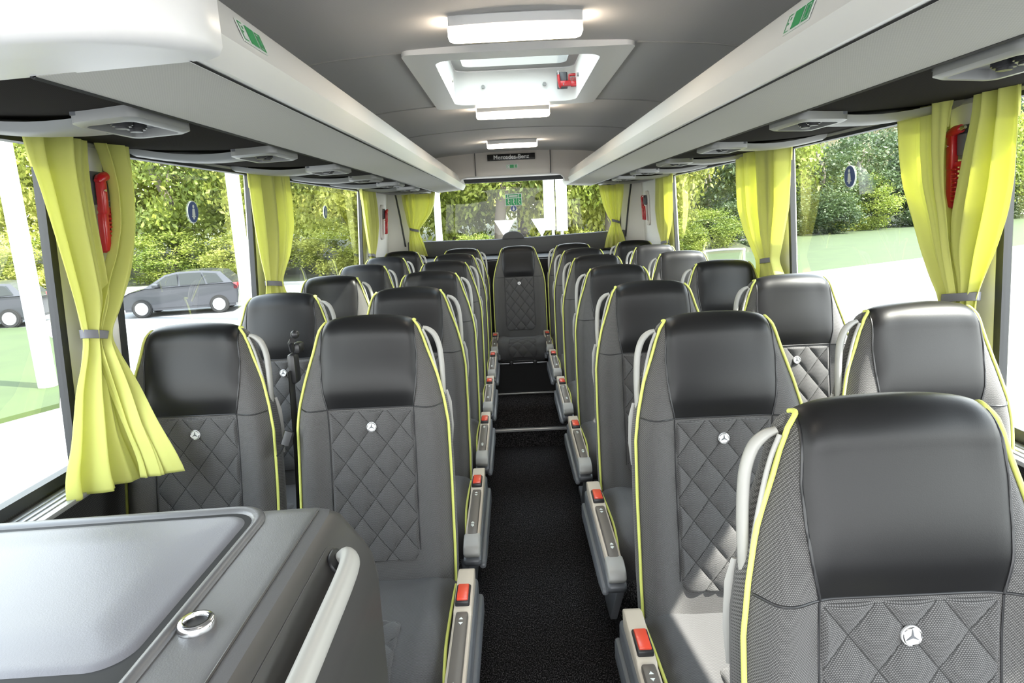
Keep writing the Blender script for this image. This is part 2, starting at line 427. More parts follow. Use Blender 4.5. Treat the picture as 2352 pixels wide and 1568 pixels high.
    for f in idx:
        i0 = int(f); fr = f - i0; q = np.interp(f, range(len(arc)), arc) - L0; row = []
        xm = .104
        if q < .03: xm -= .03 - math.sqrt(max(0, .03 ** 2 - (.03 - q) ** 2))
        if L1 - L0 - q < .03: xm -= .03 - math.sqrt(max(0, .03 ** 2 - (.03 - (L1 - L0 - q)) ** 2))
        for u in np.linspace(-1, 1, 61):
            x = u * xm; a = x / .079 + q / .1; b = x / .079 - q / .1
            p0, p1 = cush(x / .215, i0), cush(x / .215, min(i0 + 1, len(pl) - 1)); p = p0 * (1 - fr) + p1 * fr
            d = p1 - p0; nr = np.array([0, d[2], -d[1]]); nr = nr / (np.linalg.norm(nr) + 1e-9)
            if nr[2] < 0 and i0 < 30: nr = -nr
            puff = (abs(math.sin(PI * a)) * abs(math.sin(PI * b))) ** .35
            ed = min(1, (1 - abs(u)) * xm / .006) * min(1, q / .006) * min(1, (L1 - L0 - q) / .006)
            row.append(p + nr * (-.002 + (.0015 + .0105 * puff) * ed))
        P.append(row)
    mb = MB(); mb.grid(P); D['cushion_insert'] = mb.mesh('cushion_insert', M['cushion'], 80)
    for sg in (-1, 1):
        mb = MB(); mb.tube([cush(sg, i) + np.array([sg * .001, 0, .002]) for i in range(4, 50)], .0038, 8); D['cpiping%d' % sg] = mb.mesh('cushion_piping', M['piping'], 60)
    # grab handle, side trim with buckle and lever, legs (for the +x side; mirrored for the other)
    for sg in (-1, 1):
        o = [(.150, .258), (.166, .252), (.182, .236), (.193, .205), (.197, .165), (.198, .120), (.197, .07), (.197, .035)]
        path = [(sg * p[0], .062 + .12 * (p[2 - 1] - .15), ZE + p[1]) for p in catmull(o, 5)]
        mb = MB(); mb.tube(path, [.0055 + .0025 * min(1, k / 8) for k in range(len(path))], 10, flat=1.2)
        i_ = [(.150, .256), (.163, .225), (.175, .18), (.187, .12), (.197, .05)]
        mb.tube([(sg * p[0], .050 + .12 * (p[1] - .15), ZE + p[1]) for p in catmull(i_, 5)], .0036, 8)
        mb.tube([(sg * x, .07, ZE + z) for x, z in ((.203, .075), (.207, .04), (.2085, -.03), (.207, -.09))], [.003, .0055, .0055, .003], 8, flat=2.)
        D['grab_handle%d' % sg] = mb.mesh('grab_handle', M['lightgrey'], 60)
        def X(a, b): return (a, b) if sg > 0 else (-b, -a)
        top = [(-.105, .415), (-.13, .424), (-.29, .412), (-.30, .404), (-.60, .398), (-.632, .390), (-.640, .378), (-.60, .368), (-.50, .372), (-.30, .372), (-.12, .37)]
        mb = MB(); mb.prism(top, 0, *X(.226, .270), bev=.004); D['side_trim%d' % sg] = mb.mesh('side_trim', M['beige'], 40)
        fr_ = [(-.09, .378), (-.30, .380), (-.57, .368), (-.62, .366), (-.655, .352), (-.662, .338), (-.64, .316), (-.58, .300), (-.30, .288), (-.09, .30)]
        mb = MB(); mb.prism(fr_, 0, *X(.222, .276), bev=.010, seg=3); mb.prism([(-.09, .33), (-.54, .33), (-.63, .325), (-.635, .305), (-.55, .285), (-.09, .27)], 0, *X(.268, .288), bev=.008, seg=2)
        D['fairing%d' % sg] = mb.mesh('fairing', M['fairing'], 40)
        mb = MB(); mb.prism([(-.592, .404), (-.625, .405), (-.657, .392), (-.668, .370), (-.655, .354), (-.62, .362), (-.585, .376)], 0, *X(.224, .274), bev=.007, seg=3)
        D['front_cap%d' % sg] = mb.mesh('front_cap', M['lightgrey'], 40)
        mb = MB(); mb.prism([(-.303, .418), (-.33, .420), (-.56, .413), (-.605, .404), (-.60, .385), (-.31, .385)], 0, *X(.234, .264), bev=.005); D['adjuster_lever%d' % sg] = mb.mesh('adjuster_lever', M['lever'], 40)
        mb = MB()
        for yc in (-.345, -.565):
            for d in (-.006, .006):
                mb.prism([(sg * .249 - .005, yc + d), (sg * .249, yc + d + .008 * (1 if d > 0 else -1)), (sg * .249 + .005, yc + d)], 2, .4165, .4205)
        D['arrow_mark%d' % sg] = mb.mesh('arrow_mark', M['stickwhite'], 20, smooth=False)
        mb = MB(); mb.box(*[(X(.229, .265)[k], (-.277, -.197)[k], (.405, .4255)[k]) for k in (0, 1)], bev=.004); D['buckle_socket%d' % sg] = mb.mesh('buckle_socket', M['darkplastic'], 40)
        mb = MB(); mb.box(*[(X(.233, .261)[k], (-.271, -.203)[k], (.420, .4305)[k]) for k in (0, 1)], bev=.003); D['buckle_button%d' % sg] = mb.mesh('buckle_button', M['buckle'], 40)
        # sheet-metal leg on the aisle side
        mb = MB(); mb.prism([(-.50, .265), (-.36, .262), (-.15, .03), (-.02, .03), (-.02, .0), (-.30, .0), (-.46, .2)], 0, *X(.196, .222), bev=.006); D['legA%d' % sg] = mb.mesh('leg', M['fairing'], 40)
        mb = MB(); mb.prism([(-.46, .265), (-.30, .262), (-.14, .03), (-.02, .03), (-.02, .0), (-.26, .0), (-.40, .2)], 0, *X(-.19, -.165), bev=.006); D['legB%d' % sg] = mb.mesh('leg', M['fairing'], 40)
    mb = MB(); mb.box((-.17, -.45, .225), (.17, -.03, .268), bev=.01); D['seat_pan'] = mb.mesh('seat_pan', M['darkplastic'], 40)
    # hard rear shell
    P = [[back_point(s * .94, t) + np.array([0, .012, 0]) for s in np.linspace(-1, 1, 15)] for t in np.linspace(2.02, 2.98, 20)]
    mb = MB(); mb.grid(P); D['rear_shell'] = mb.mesh('rear_shell', M['fairing'], 60)
    return D
SM = seat_meshes()
def make_seat(x, y, side, trim, handle, label, group, z=PLAT):
    r = empty('coach_seat', (x, y, z), label, 'seat', group)
    for k in ('backrest', 'rear_shell', 'headrest', 'quilted_insert', 'seam', 'cushion', 'cushion_insert', 'seat_pan'): link(k, SM[k], r)
    for sg in (-1, 1):
        link('piping', SM['piping%d' % sg], r)['label'] = 'lime green piping'; link('cushion_piping', SM['cpiping%d' % sg], r)['label'] = 'lime green piping'
    e = link('emblem', SM['emblem'], r, (0, -.0085, ZE)); e.rotation_euler = (-.15, 0, 0); e['label'] = 'round silver emblem'
    link('star', SM['star'], e); link('ring', SM['ring'], e)
    if handle: link('grab_handle', SM['grab_handle%d' % side], r)['label'] = 'light grey grab handle'
    if trim:
        t = link('side_trim', SM['side_trim%d' % side], r); t['label'] = 'beige side trim'
        for k in ('fairing', 'front_cap'): link(k, SM['%s%d' % (k, side)], r)
        l = link('adjuster_lever', SM['adjuster_lever%d' % side], t); link('buckle_socket', SM['buckle_socket%d' % side], t)
        link('arrow_mark', SM['arrow_mark%d' % side], t)
        link('buckle_button', SM['buckle_button%d' % side], t)['label'] = 'red buckle button'
    link('leg', SM['legA%d' % side], r); link('leg', SM['legB%d' % side], r)
    return r
YL, PL_, YR, PR_, YC = 1.7227, .71, .758, .7525, 5.2735
XL_, XR_ = -.411, .4945
ordn = ['first', 'second', 'third', 'fourth', 'fifth', 'sixth']
for k in range(6):
    y = YL + k * PL_
    if k < 5:
        la = 'dark quilted aisle seat left of the aisle, %s row behind the grey cabinet' % ordn[k]
        lw = 'dark quilted window seat on the left, %s row behind the grey cabinet' % ordn[k]
    else:
        la = 'dark rear row seat just left of the middle seat'; lw = 'dark rear row seat by the left wall, next to the rear curtain'
    s = make_seat(XL_, y, 1, True, True, la, 'coach seats left of the aisle')
    if k == 0: first_left = s
    make_seat(XL_ - .49, y, 1, False, True, lw, 'coach seats left of the aisle')
for k in range(7):
    y = YR + k * PR_
    if k == 0: la = 'large dark quilted seat nearest the camera, right of the aisle'
    elif k < 6:
        la = 'dark quilted aisle seat right of the aisle, %s behind the nearest seat' % ordn[k - 1]
        lw = 'dark quilted window seat on the right, %s row behind the nearest seat' % ordn[k - 1]
    else:
        la = 'dark rear row seat just right of the middle seat'; lw = 'dark rear row seat by the right wall, next to the rear curtain'
    make_seat(XR_, y, -1, True, True, la, 'coach seats right of the aisle')
    if k: make_seat(XR_ + .5034, y, -1, False, True, lw, 'coach seats right of the aisle')
make_seat(CX, YC, 1, False, False, 'dark middle seat of the rear row, facing the end of the aisle', 'rear row seats')
# belt on the first left aisle seat
mb = MB()
mb.box((-.222, .055, 1.0), (-.196, .105, 1.03), bev=.008); mb.tube([(-.205, .03, 1.045), (-.216, .045, 1.035), (-.218, .06, 1.01)], .008, 8); mb.ball((-.203, .05, 1.058), .012)
mb.box((-.228, .03, .92), (-.205, .075, 1.005), bev=.009)
g = mb.build('belt_guide', M['darkplastic'], first_left)
mb = MB()
pp = [(-.219, .035, .96), (-.222, .028, .82), (-.226, .02, .68), (-.232, .0, .5), (-.236, -.05, .36)]
for a, b in zip(pp, pp[1:]):
    mb.poly([(a[0], a[1] - .022, a[2]), (a[0], a[1] + .022, a[2]), (b[0], b[1] + .022, b[2]), (b[0], b[1] - .022, b[2])])
    mb.poly([(a[0] - .002, a[1] + .022, a[2]), (a[0] - .002, a[1] - .022, a[2]), (b[0] - .002, b[1] - .022, b[2]), (b[0] - .002, b[1] + .022, b[2])])
mb.build('seat_belt', M['belt'], first_left, normals=False)['label'] = 'black seat belt'
mb = MB(); mb.tube([(-.224, -.02, .80), (-.236, -.03, .765)], .009, 8, flat=1.6)
t = mb.build('belt_tongue', M['darkplastic'], first_left)
mb = MB(); mb.box((-.005, -.012, -.035), (-.001, .012, .0)); q = mb.build('tongue_plate', M['chrome'], t, loc=(-.236, -.03, .765)); q.rotation_euler = (0, .6, 0)

# ================================================================== COACH BODY
Y0, Y1 = -1.3, 6.16
WIN_Z0, WIN_Z1 = .865, 1.715
def side_x(side, z, off=0.): return CX + side * (wallw(z) - off)
def slab(mb, side, y0, y1, z0, z1, th=.06, off=0.):
    a, b = side_x(side, z0, off), side_x(side, z1, off); t = side * th
    vs = [(a, y0, z0), (a, y1, z0), (b, y1, z1), (b, y0, z1), (a + t, y0, z0), (a + t, y1, z0), (b + t, y1, z1), (b + t, y0, z1)]
    V = [mb.bm.verts.new(v) for v in vs]
    for f in ((0, 1, 2, 3), (7, 6, 5, 4), (0, 4, 5, 1), (1, 5, 6, 2), (2, 6, 7, 3), (3, 7, 4, 0)): mb.bm.faces.new([V[i] for i in f])
OPEN = {-1: [(-1.15, 1.627), (1.855, 2.90), (3.08, 5.02)], 1: [(-1.15, 1.655), (1.855, 2.905), (3.10, 4.97)]}
for side, nm in ((-1, 'left'), (1, 'right')):
    mb = MB()
    slab(mb, side, Y0, Y1, WIN_Z1, 2.02)
    ys = [Y0] + [v for o in OPEN[side] for v in o] + [Y1]
    for i in range(0, len(ys), 2): slab(mb, side, ys[i], ys[i + 1], WIN_Z0, WIN_Z1, th=.03)
    w = mb.build('wall_' + nm, M['wall'], smooth=False); tag(w, kind='structure')
    mb = MB(); slab(mb, side, Y0, Y1, -.1, WIN_Z0 - .0); o = mb.build('baseboard_' + nm, M['walldark'], smooth=False); tag(o, kind='structure')
    mb = MB()           # ribbed aluminium ledge under the glass
    for k in range(4):
        mb.box((min(side_x(side, .87, .0), side_x(side, .87, .085)), Y0, .838), (max(side_x(side, .87, .0), side_x(side, .87, .085)), Y1 - 1.1, .850), bev=.002) if k == 0 else \
        mb.box((side_x(side, .87, .02 * k) - .006, Y0, .849), (side_x(side, .87, .02 * k) + .006, Y1 - 1.1, .8535), bev=.0015)
    o = mb.build('trim_sill_' + nm, M['sill']); tag(o, kind='structure')
    o.name = 'trim_%d' % (1 if side < 0 else 2)
    # windows
    for i, (a, b) in enumerate(OPEN[side]):
        r = empty('window_%d' % ((i + 1) if side < 0 else (i + 4)), (side_x(side, 1.3), (a + b) / 2, WIN_Z0), kind='structure')
        L = Vector(r.location)
        mb = MB(); p = [(side_x(side, z, -.004), y, z) for y, z in ((a, WIN_Z0), (b, WIN_Z0), (b, WIN_Z1), (a, WIN_Z1))]
        mb.poly([Vector(q) - L for q in p]); mb.build('glass_pane', M['glass'], r, smooth=False)
        mb = MB(); g = .024
        for y_, d in ((a, 1), (b, -1)):
            pts = [(side_x(side, z, .012), y_ - .02 * d, z) for z in np.linspace(WIN_Z0, WIN_Z1, 2)]
            lo, hi = sorted((y_, y_ + g * d))
            z0, z1 = WIN_Z0, WIN_Z1; x0, x1 = side_x(side, z0, .006), side_x(side, z1, .006); th = side * .022
            vs = [(x0, lo, z0), (x0, hi, z0), (x1, hi, z1), (x1, lo, z1), (x0 + th, lo, z0), (x0 + th, hi, z0), (x1 + th, hi, z1), (x1 + th, lo, z1)]
            V = [mb.bm.verts.new(Vector(v) - L) for v in vs]
            for f in ((0, 1, 2, 3), (7, 6, 5, 4), (0, 4, 5, 1), (1, 5, 6, 2), (2, 6, 7, 3), (3, 7, 4, 0)): mb.bm.faces.new([V[k] for k in f])
        for z_, d in ((WIN_Z0, 1), (WIN_Z1, -1)):
            lo, hi = sorted((z_ - .005 * d, z_ + .022 * d)); xs = sorted((side_x(side, z_, .008), side_x(side, z_, -.02)))
            mb.box(Vector((xs[0], a, lo)) - L, Vector((xs[1], b, hi)) - L)
        mb.build('gasket', M['gasket'], r, smooth=False)

# floors, step and nosings
def st(mb, name, mat, smooth=False): return tag(mb.build(name, mat, smooth=smooth), kind='structure')
AL, AR = -.195, .31
mb = MB(); mb.box((AL - .02, Y0, -.05), (AR + .02, 3.97, 0)); st(mb, 'floor', M['carpet'])
mb = MB(); mb.box((side_x(-1, 0, -.03), Y0, -.05), (AL, 3.97, PLAT)); st(mb, 'floor_left', M['carpet'])
mb = MB(); mb.box((AR, Y0, -.05), (side_x(1, 0, -.03), 3.97, PLAT)); st(mb, 'floor_right', M['carpet'])
mb = MB(); mb.box((side_x(-1, 0, -.03), 3.97, -.05), (side_x(1, 0, -.03), Y1, PLAT)); st(mb, 'floor_rear', M['carpet'])
mb = MB(); mb.box((AL, 3.955, PLAT - .012), (AR, 3.985, PLAT + .004), bev=.002); st(mb, 'trim_3', M['alu'])
mb = MB(); mb.box((-.22, 4.785, PLAT), (.34, 4.81, PLAT + .012), bev=.002); st(mb, 'trim_4', M['alu'])
mb = MB(); mb.box((-.23, 4.81, PLAT), (.34, 4.84, .352)); st(mb, 'wall_riser', M['black'])
mb = MB(); mb.box((-.26, 5.40, PLAT), (.36, 5.43, 1.10)); st(mb, 'wall_backing', M['black'])
mb = MB(); mb.tube([(-.21, 4.80, .362), (.33, 4.80, .362)], .008, 10); 
bar = mb.build('seat_rail', M['steel']); tag(bar, 'steel rail under the front of the middle rear seat', 'rail')
for x in (-.045, .135):
    mb = MB(); mb.box((x - .014, 4.785, .345), (x + .014, 4.815, .385), bev=.003); mb.build('bracket', M['darkplastic'], bar)
# ceiling
def ceil_z(x):
    d = abs(x - CX); return ROOF - .035 * (d / .7) ** 2 - .14 * max(0, (d - .55) / .6) ** 2
HX0, HX1, HY0, HY1 = CX - .295, CX + .295, 2.135, 3.055
xs = sorted(set([HX0, HX1] + list(np.linspace(CX - 1.16, CX + 1.16, 41)))); xs = [x for x in xs if not (HX0 < x < HX1)] + list(np.linspace(HX0, HX1, 9))[1:-1]; xs = sorted(xs)
ys = [Y0, 1.0, HY0, HY1, 4.2, 5.62]
mb = MB(); V = [[mb.bm.verts.new((x, y, ceil_z(x))) for y in ys] for x in xs]
for i in range(len(xs) - 1):
    for j in range(len(ys) - 1):
        if ys[j] == HY0 and xs[i] >= HX0 - 1e-6 and xs[i + 1] <= HX1 + 1e-6: continue
        mb.bm.faces.new((V[i][j], V[i + 1][j], V[i + 1][j + 1], V[i][j + 1]))
ce = st(mb, 'ceiling', M['ceiling'], True)
for y in (2.09, 3.09, 4.02):
    mb = MB(); mb.tube([(x, y, ceil_z(x) - .001) for x in np.linspace(CX - 1.0, CX + 1.0, 41) if not (y < 3.5 and abs(x - CX) < .33)][: (None if y > 3.5 else 14)], .0032, 6)
    if y < 3.5: mb.tube([(x, y, ceil_z(x) - .001) for x in np.linspace(CX + .36, CX + 1.0, 14)], .0032, 6)
    mb.build('seam', M['lightgrey'], ce)
# outer roof skin (keeps daylight out above the ceiling)
mb = MB()
mb.box((CX - 1.2, Y0, 2.16), (HX0 - .05, Y1, 2.2)); mb.box((HX1 + .05, Y0, 2.16), (CX + 1.2, Y1, 2.2)); mb.box((HX0 - .05, Y0, 2.16), (HX1 + .05, HY0 - .05, 2.2)); mb.box((HX0 - .05, HY1 + .05, 2.16), (HX1 + .05, Y1, 2.2))
st(mb, 'ceiling_skin', M['wall'])
# roof hatch
ha = empty('roof_hatch', (CX, (HY0 + HY1) / 2, ROOF), 'white framed glazed roof hatch between the first and second ceiling lights', 'roof hatch')
hl = (HY1 - HY0) / 2; hwid = (HX1 - HX0) / 2
def ring(mb, o, i, z0, z1):
    """flat-sided ring between outer and inner outlines (x,y) from z0 to z1"""
    n = len(o); A = [mb.bm.verts.new((*p, z0)) for p in o]; B = [mb.bm.verts.new((*p, z0)) for p in i]; C = [mb.bm.verts.new((*p, z1)) for p in o]; D = [mb.bm.verts.new((*p, z1)) for p in i]
    for k in range(n):
        l = (k + 1) % n
        for f in ((A[k], A[l], B[l], B[k]), (C[l], C[k], D[k], D[l]), (A[l], A[k], C[k], C[l]), (B[k], B[l], D[l], D[k])): mb.bm.faces.new(f)
mb = MB(); ring(mb, round_rect(.71, 1.045, .03), round_rect(.53, .86, .06), -.022, .004); mb.build('frame', M['white'], ha, angle=50)
mb = MB(); P = [[(*p, z) for p in round_rect(w, h, .06)] for w, h, z in ((.53, .86, -.02), (.525, .855, .06), (.52, .85, .115))]; mb.grid(P, closev=True); mb.build('well', M['white'], ha, angle=50)
mb = MB(); ring(mb, round_rect(.56, .89, .05), round_rect(.44, .69, .04), .118, .150); mb.build('lid_frame', M['silver'], ha, angle=50)
mb = MB(); p = round_rect(.46, .71, .03); mb.poly([(*q, .152) for q in p]); mb.build('glass_pane', M['roofglass'], ha, smooth=False)
mb = MB()
for x in (-.14, .13):
    for y in (-.40, .425): mb.cyl((x, y * .985, .05), .008, .012, axis=1, n=14)
for y in (-.2, .25):
    for x in (-.262, .262): mb.cyl((x, y, .05), .008, .012, axis=0, n=14)
mb.build('screw', M['silver'], ha)
# ceiling lights
def make_light(y, label):
    r = empty('ceiling_light', (.035, y, ROOF), label, 'ceiling light', 'ceiling lights along the aisle')
    mb = MB(); n = 24
    P = []
    for k in range(n + 1):
        x = -.172 + .344 * k / n; b = .014 * (1 - (x / .172) ** 2)
        P.append([(x, -.048, .01), (x, -.055 - b, -.004), (x, -.055 - b, -.026), (x, -.043, -.030), (x, -.040, .01)])
    V = mb.grid(P); mb.bm.faces.new([V[0][j] for j in range(5)]); mb.bm.faces.new([V[-1][j] for j in range(5)])
    mb.build('housing', M['white'], r, angle=40)
    mb = MB(); mb.prism(round_rect(.352, .070, .022, 5, 0, -.005), 2, -.050, -.003, bev=.008, seg=2); mb.build('diffuser', M['lamp'], r, angle=50)
    mb = MB(); mb.prism(round_rect(.33, .03, .012, 5, 0, .040), 2, -.046, -.002, bev=.006); mb.build('rear_rim', M['beige'], r, angle=50)
make_light(.39, 'lit ceiling light at the front, above the camera')
make_light(1.83, 'lit ceiling light nearest the camera, in front of the roof hatch')
make_light(3.27, 'lit ceiling light just behind the roof hatch')
make_light(4.72, 'lit ceiling light farthest back, before the rear header')
# header (rear bulkhead)
mb = MB()
HB = 1.785
pts = [(CX - 1.15, 1.72), (CX - .46, 1.72), (CX - .455, 1.745), (CX - .43, 1.775), (CX - .39, HB), (CX + .35, HB + .002), (CX + .385, 1.775), (CX + .41, 1.745), (CX + .415, 1.72), (CX + 1.15, 1.72), (CX + 1.15, 1.84), (CX + .6, 1.965), (CX, 1.99), (CX - .6, 1.965), (CX - 1.15, 1.84)]
mb.prism(pts, 1, 5.5, 5.56, bev=.006)
hd = st(mb, 'wall_header', M['header'], True)
mb = MB(); mb.box((-.272, 5.488, 1.79), (-.266, 5.502, 1.985)); mb.box((.344, 5.488, 1.79), (.350, 5.502, 1.985)); mb.build('seam', M['darkplastic'], hd)
mb = MB(); mb.tube([(CX - .455, 5.497, 1.73), (CX - .452, 5.495, 1.75), (CX - .43, 5.495, 1.773), (CX - .39, 5.495, HB - .002), (CX + .35, 5.495, HB), (CX + .385, 5.495, 1.773), (CX + .408, 5.495, 1.75), (CX + .413, 5.497, 1.73)], .006, 8); mb.build('edge_bead', M['white'], hd)
mb = MB(); mb.box((CX - 1.16, 5.56, 1.80), (CX + 1.16, Y1, 1.84)); st(mb, 'ceiling_rear', M['header'])
sg_ = empty('name_display', (.028, 5.49, 1.931), 'black display panel with white lettering on the rear header', 'display sign')
mb = MB(); mb.box((-.195, -.008, -.025), (.195, .012, .025), bev=.003); mb.build('housing', M['display'], sg_)
cu = bpy.data.curves.new('lettering', 'FONT'); cu.body = 'Mercedes-Benz'; cu.size = .047; cu.align_x = 'CENTER'; cu.align_y = 'CENTER'; cu.extrude = .0008; cu.offset = .0006
to = bpy.data.objects.new('lettering', cu); COL.objects.link(to); to.parent = sg_; to.location = (0, -.0095, -.001); to.rotation_euler = (PI / 2, 0, 0); cu.materials.append(M['letters'])
bpy.context.view_layer.update(); me_ = bpy.data.meshes.new_from_object(to.evaluated_get(bpy.context.evaluated_depsgraph_get()))
bpy.data.objects.remove(to); to = link('lettering', me_, sg_, (0, -.0095, -.001)); to.rotation_euler = (PI / 2, 0, 0)
def exit_pict(mb, w, h):
    """running figure, arrow and door in the plane x-z, facing -y"""
    mb.poly([(-.20 * w, 0, -.42 * h), (.16 * w, 0, -.42 * h), (.16 * w, 0, .42 * h), (-.20 * w, 0, .42 * h)])
    for a, b in (((.21, -.42), (.25, .42)), ((.42, -.42), (.46, .42)), ((.25, .34), (.42, .42)), ((.25, -.42), (.42, -.34)), ((.28, -.30), (.39, .30)), ((-.47, -.42), (-.44, .42)), ((-.44, -.42), (-.30, -.37)), ((-.44, .36), (-.30, .42))):
        mb.poly([(a[0] * w, 0, a[1] * h), (b[0] * w, 0, a[1] * h), (b[0] * w, 0, b[1] * h), (a[0] * w, 0, b[1] * h)])
    mb.poly([(-.41 * w, 0, -.10 * h), (-.34 * w, 0, -.02 * h), (-.41 * w, 0, .06 * h)]); mb.poly([(-.36 * w, 0, .12 * h), (-.31 * w, 0, .12 * h), (-.31 * w, 0, .26 * h), (-.36 * w, 0, .26 * h)])
def exit_sticker(w, h, mat4, label, parent=None):
    mb = MB(); mb.box((-w / 2, -.0006, -h / 2), (w / 2, .0006, h / 2)); o = mb.build('exit_sticker', M['stickwhite'], parent, smooth=False); o.matrix_local = mat4
    mb = MB(); exit_pict(mb, w, h)
    q = mb.build('pictogram', M['green'], o, smooth=False, normals=False, loc=(0, -.0012, 0)); q['label'] = 'green exit pictogram'
    if parent is None: tag(o, label, 'exit sticker')
    else: o['label'] = 'green and white exit sticker'
    return o
exit_sticker(.094, .032, Matrix.Translation((.032, 5.492, 1.857)), 'small green and white exit sticker under the lettered display')

# luggage racks
RK = [(.468, .333), (.462, .326), (.452, .296), (.440, .2665), (.450, .246), (.462, .2275), (.480, .226)]     # half width, height over the camera
def make_rack(side, label):
    r = empty('luggage_rack', (CX + side * .8, 3.5, CAMZ + .26), label, 'luggage rack', 'overhead luggage racks')
    L = Vector(r.location); ya, yb = (.945 if side < 0 else -.6), 6.07
    def strip(mb, pts, y0, y1, ny=2, closed=True):
        P = [[(Vector((CX + side * w, y, CAMZ + z)) - L)[:] for w, z in pts] for y in np.linspace(y0, y1, ny)]
        V = mb.grid(P, closev=closed)
        if closed: mb.bm.faces.new(V[0]); mb.bm.faces.new(V[-1][::-1])
    mb = MB()
    outer = RK
    strip(mb, outer + [(.480, .245), (.465, .275), (.485, .325)], ya, yb)
    mb.build('light_strip', M['offwhite'], r, angle=28)
    mb = MB(); strip(mb, [(.480, .2285), (.585, .221), (.692, .2135), (.700, .240), (.585, .26), (.480, .250)], ya, yb); mb.build('underside_panel', M['rackfab'], r)
    mb = MB(); mb.tube([Vector((CX + side * .474, y, CAMZ + .2272)) - L for y in (ya, yb)], .0035, 6); mb.tube([Vector((CX + side * .692, y, CAMZ + .2155)) - L for y in (ya, yb)], .005, 6); mb.build('seam', M['darkplastic'], r)
    mb = MB(); strip(mb, [(.690, .252), (.470, .262), (.470, .272), (.70, .262), (1.16, .30), (1.16, .29)], ya, yb); mb.build('shelf', M['service'], r)
    # service panel, bulging down between the units
    pitch, first = (.71, 1.359) if side < 0 else (.7425, 1.144)
    P = []
    for y in np.arange(ya - .5, yb + .001, .03):
        ph = ((y - first) / pitch) % 1.0; sag = .016 * math.sin(PI * ph) ** 1
        row = []
        for w in np.linspace(.698, 1.165, 12):
            k = (w - .698) / .467; row.append((Vector((CX + side * w, y, CAMZ + .226 + .012 * k - sag * math.sin(PI * min(1, k * 1.05)) - .002)) - L)[:])
        P.append(row)
    mb = MB(); mb.grid(P); mb.build('service_panel', M['service'], r, angle=80)
    mb = MB(); mb.tube([Vector((CX + side * 1.158, y, CAMZ + .232)) - L for y in (ya - .5, yb)], .008, 8); mb.build('window_bead', M['lightgrey'], r)
    k0 = -1 if side < 0 else 0
    for k in range(k0, 7):
        y = first + pitch * k
        if y > yb - .15 or y < ya - .2: continue
        c = Vector((CX + side * .79, y, CAMZ + .207)) - L
        mb = MB(); o = [(c.x + p[0] * side, c.y + p[1] + .03 * p[0] / .09) for p in round_rect(.155, .235, .03)]; i = [(c.x + p[0] * side, c.y + p[1] + .03 * p[0] / .09) for p in round_rect(.116, .185, .02)]
        n = len(o); A = [mb.bm.verts.new((*p, c.z - .004)) for p in o]; B = [mb.bm.verts.new((*p, c.z - .009)) for p in i]; C = [mb.bm.verts.new((*p, c.z + .02)) for p in o]; D = [mb.bm.verts.new((*p, c.z + .02)) for p in i]
        mid = [mb.bm.verts.new(((p[0] + q[0]) / 2, (p[1] + q[1]) / 2, c.z - .009)) for p, q in zip(o, i)]
        for m in range(n):
            l = (m + 1) % n
            for f in ((A[m], A[l], mid[l], mid[m]), (mid[m], mid[l], B[l], B[m]), (A[l], A[m], C[m], C[l]), (B[m], B[l], D[l], D[m])): mb.bm.faces.new(f)
        # arm running out to the window
        w0, w1 = .865, 1.15; PP = []
        for q in np.linspace(0, 1, 9):
            w = w0 + (w1 - w0) * q; hy = .075 - .03 * q; zz = CAMZ + .205 + .018 * q - L.z - .012 * math.sin(PI * q); x = CX + side * w - L.x; yy = c.y + .03 - .10 * q * q
            PP.append([(x, yy - hy, zz + .016), (x, yy - hy * .7, zz), (x, yy, zz - .006), (x, yy + hy * .7, zz), (x, yy + hy, zz + .016)])
        mb.grid(PP)
        u = mb.build('service_unit', M['silver'], r, angle=50); u['label'] = 'silver air outlet frame'
        mb = MB(); mb.box((c.x - .062, c.y - .10, c.z + .008), (c.x + .062, c.y + .10, c.z + .016)); mb.build('inset', M['fairing'], u)
        mb = MB()
        for d in (-.045, .005): mb.cyl((c.x - .0 * side, c.y + d, c.z + .0), .020, .016, axis=2, n=18, bev=.003); mb.cyl((c.x, c.y + d, c.z - .009), .012, .006, axis=2, n=14)
        mb.build('air_nozzle', M['darkplastic'], u)
    # exit sticker on the strip
    ycs = 1.125 if side < 0 else 1.165
    n_ = Vector((-side * .938, 0, .347)); up = Vector((side * .347, 0, .938)); xa = (-n_).cross(up)
    pos = Vector((CX + side * .4515, ycs, CAMZ + .2975)) - L + n_ * .0012
    Mx = Matrix.Translation(pos) @ Matrix((xa, -n_, up)).transposed().to_4x4()
    exit_sticker(.10, .036, Mx, '', r)
    return r
make_rack(-1, 'left overhead luggage rack with white edge and grey underside')
make_rack(1, 'right overhead luggage rack with white edge and grey underside')
# monitor housing at the front end of the left rack
mh = empty('monitor_housing', (-.68, .8, CAMZ + .2), 'large white rounded housing capping the front end of the left luggage rack', 'monitor housing')
def bottom(x): return -.004 + max(0, x + .02) * .10
plan = [(-.40, .15), (-.40, -.09), (-.10, -.075), (.05, -.062), (.13, -.045), (.20, -.015), (.25, .025), (.28, .065), (.295, .105), (.297, .15)]
plan = plan[:2] + [(p[1], p[2]) for p in catmull([(0, *p) for p in plan[1:]], 5)][1:]
def shrunk(d): return [(x - d * max(0, min(1, x / .25)), y + d * max(0, min(1, (.15 - y) / .1))) for x, y in plan]
rows = []
for d, zf in ((.02, 0.), (.006, .004), (0, .016), (0, .06), (0, .12), (.012, .150), (.035, .168), (.07, .174)):
    rows.append([(x, y, zf + bottom(x) * (1 - zf / .174)) for x, y in shrunk(d)])
mb = MB(); V = mb.grid(rows, closev=True); mb.bm.faces.new(V[0]); mb.bm.faces.new(V[-1][::-1])
mb.build('shell', M['white'], mh, angle=60)
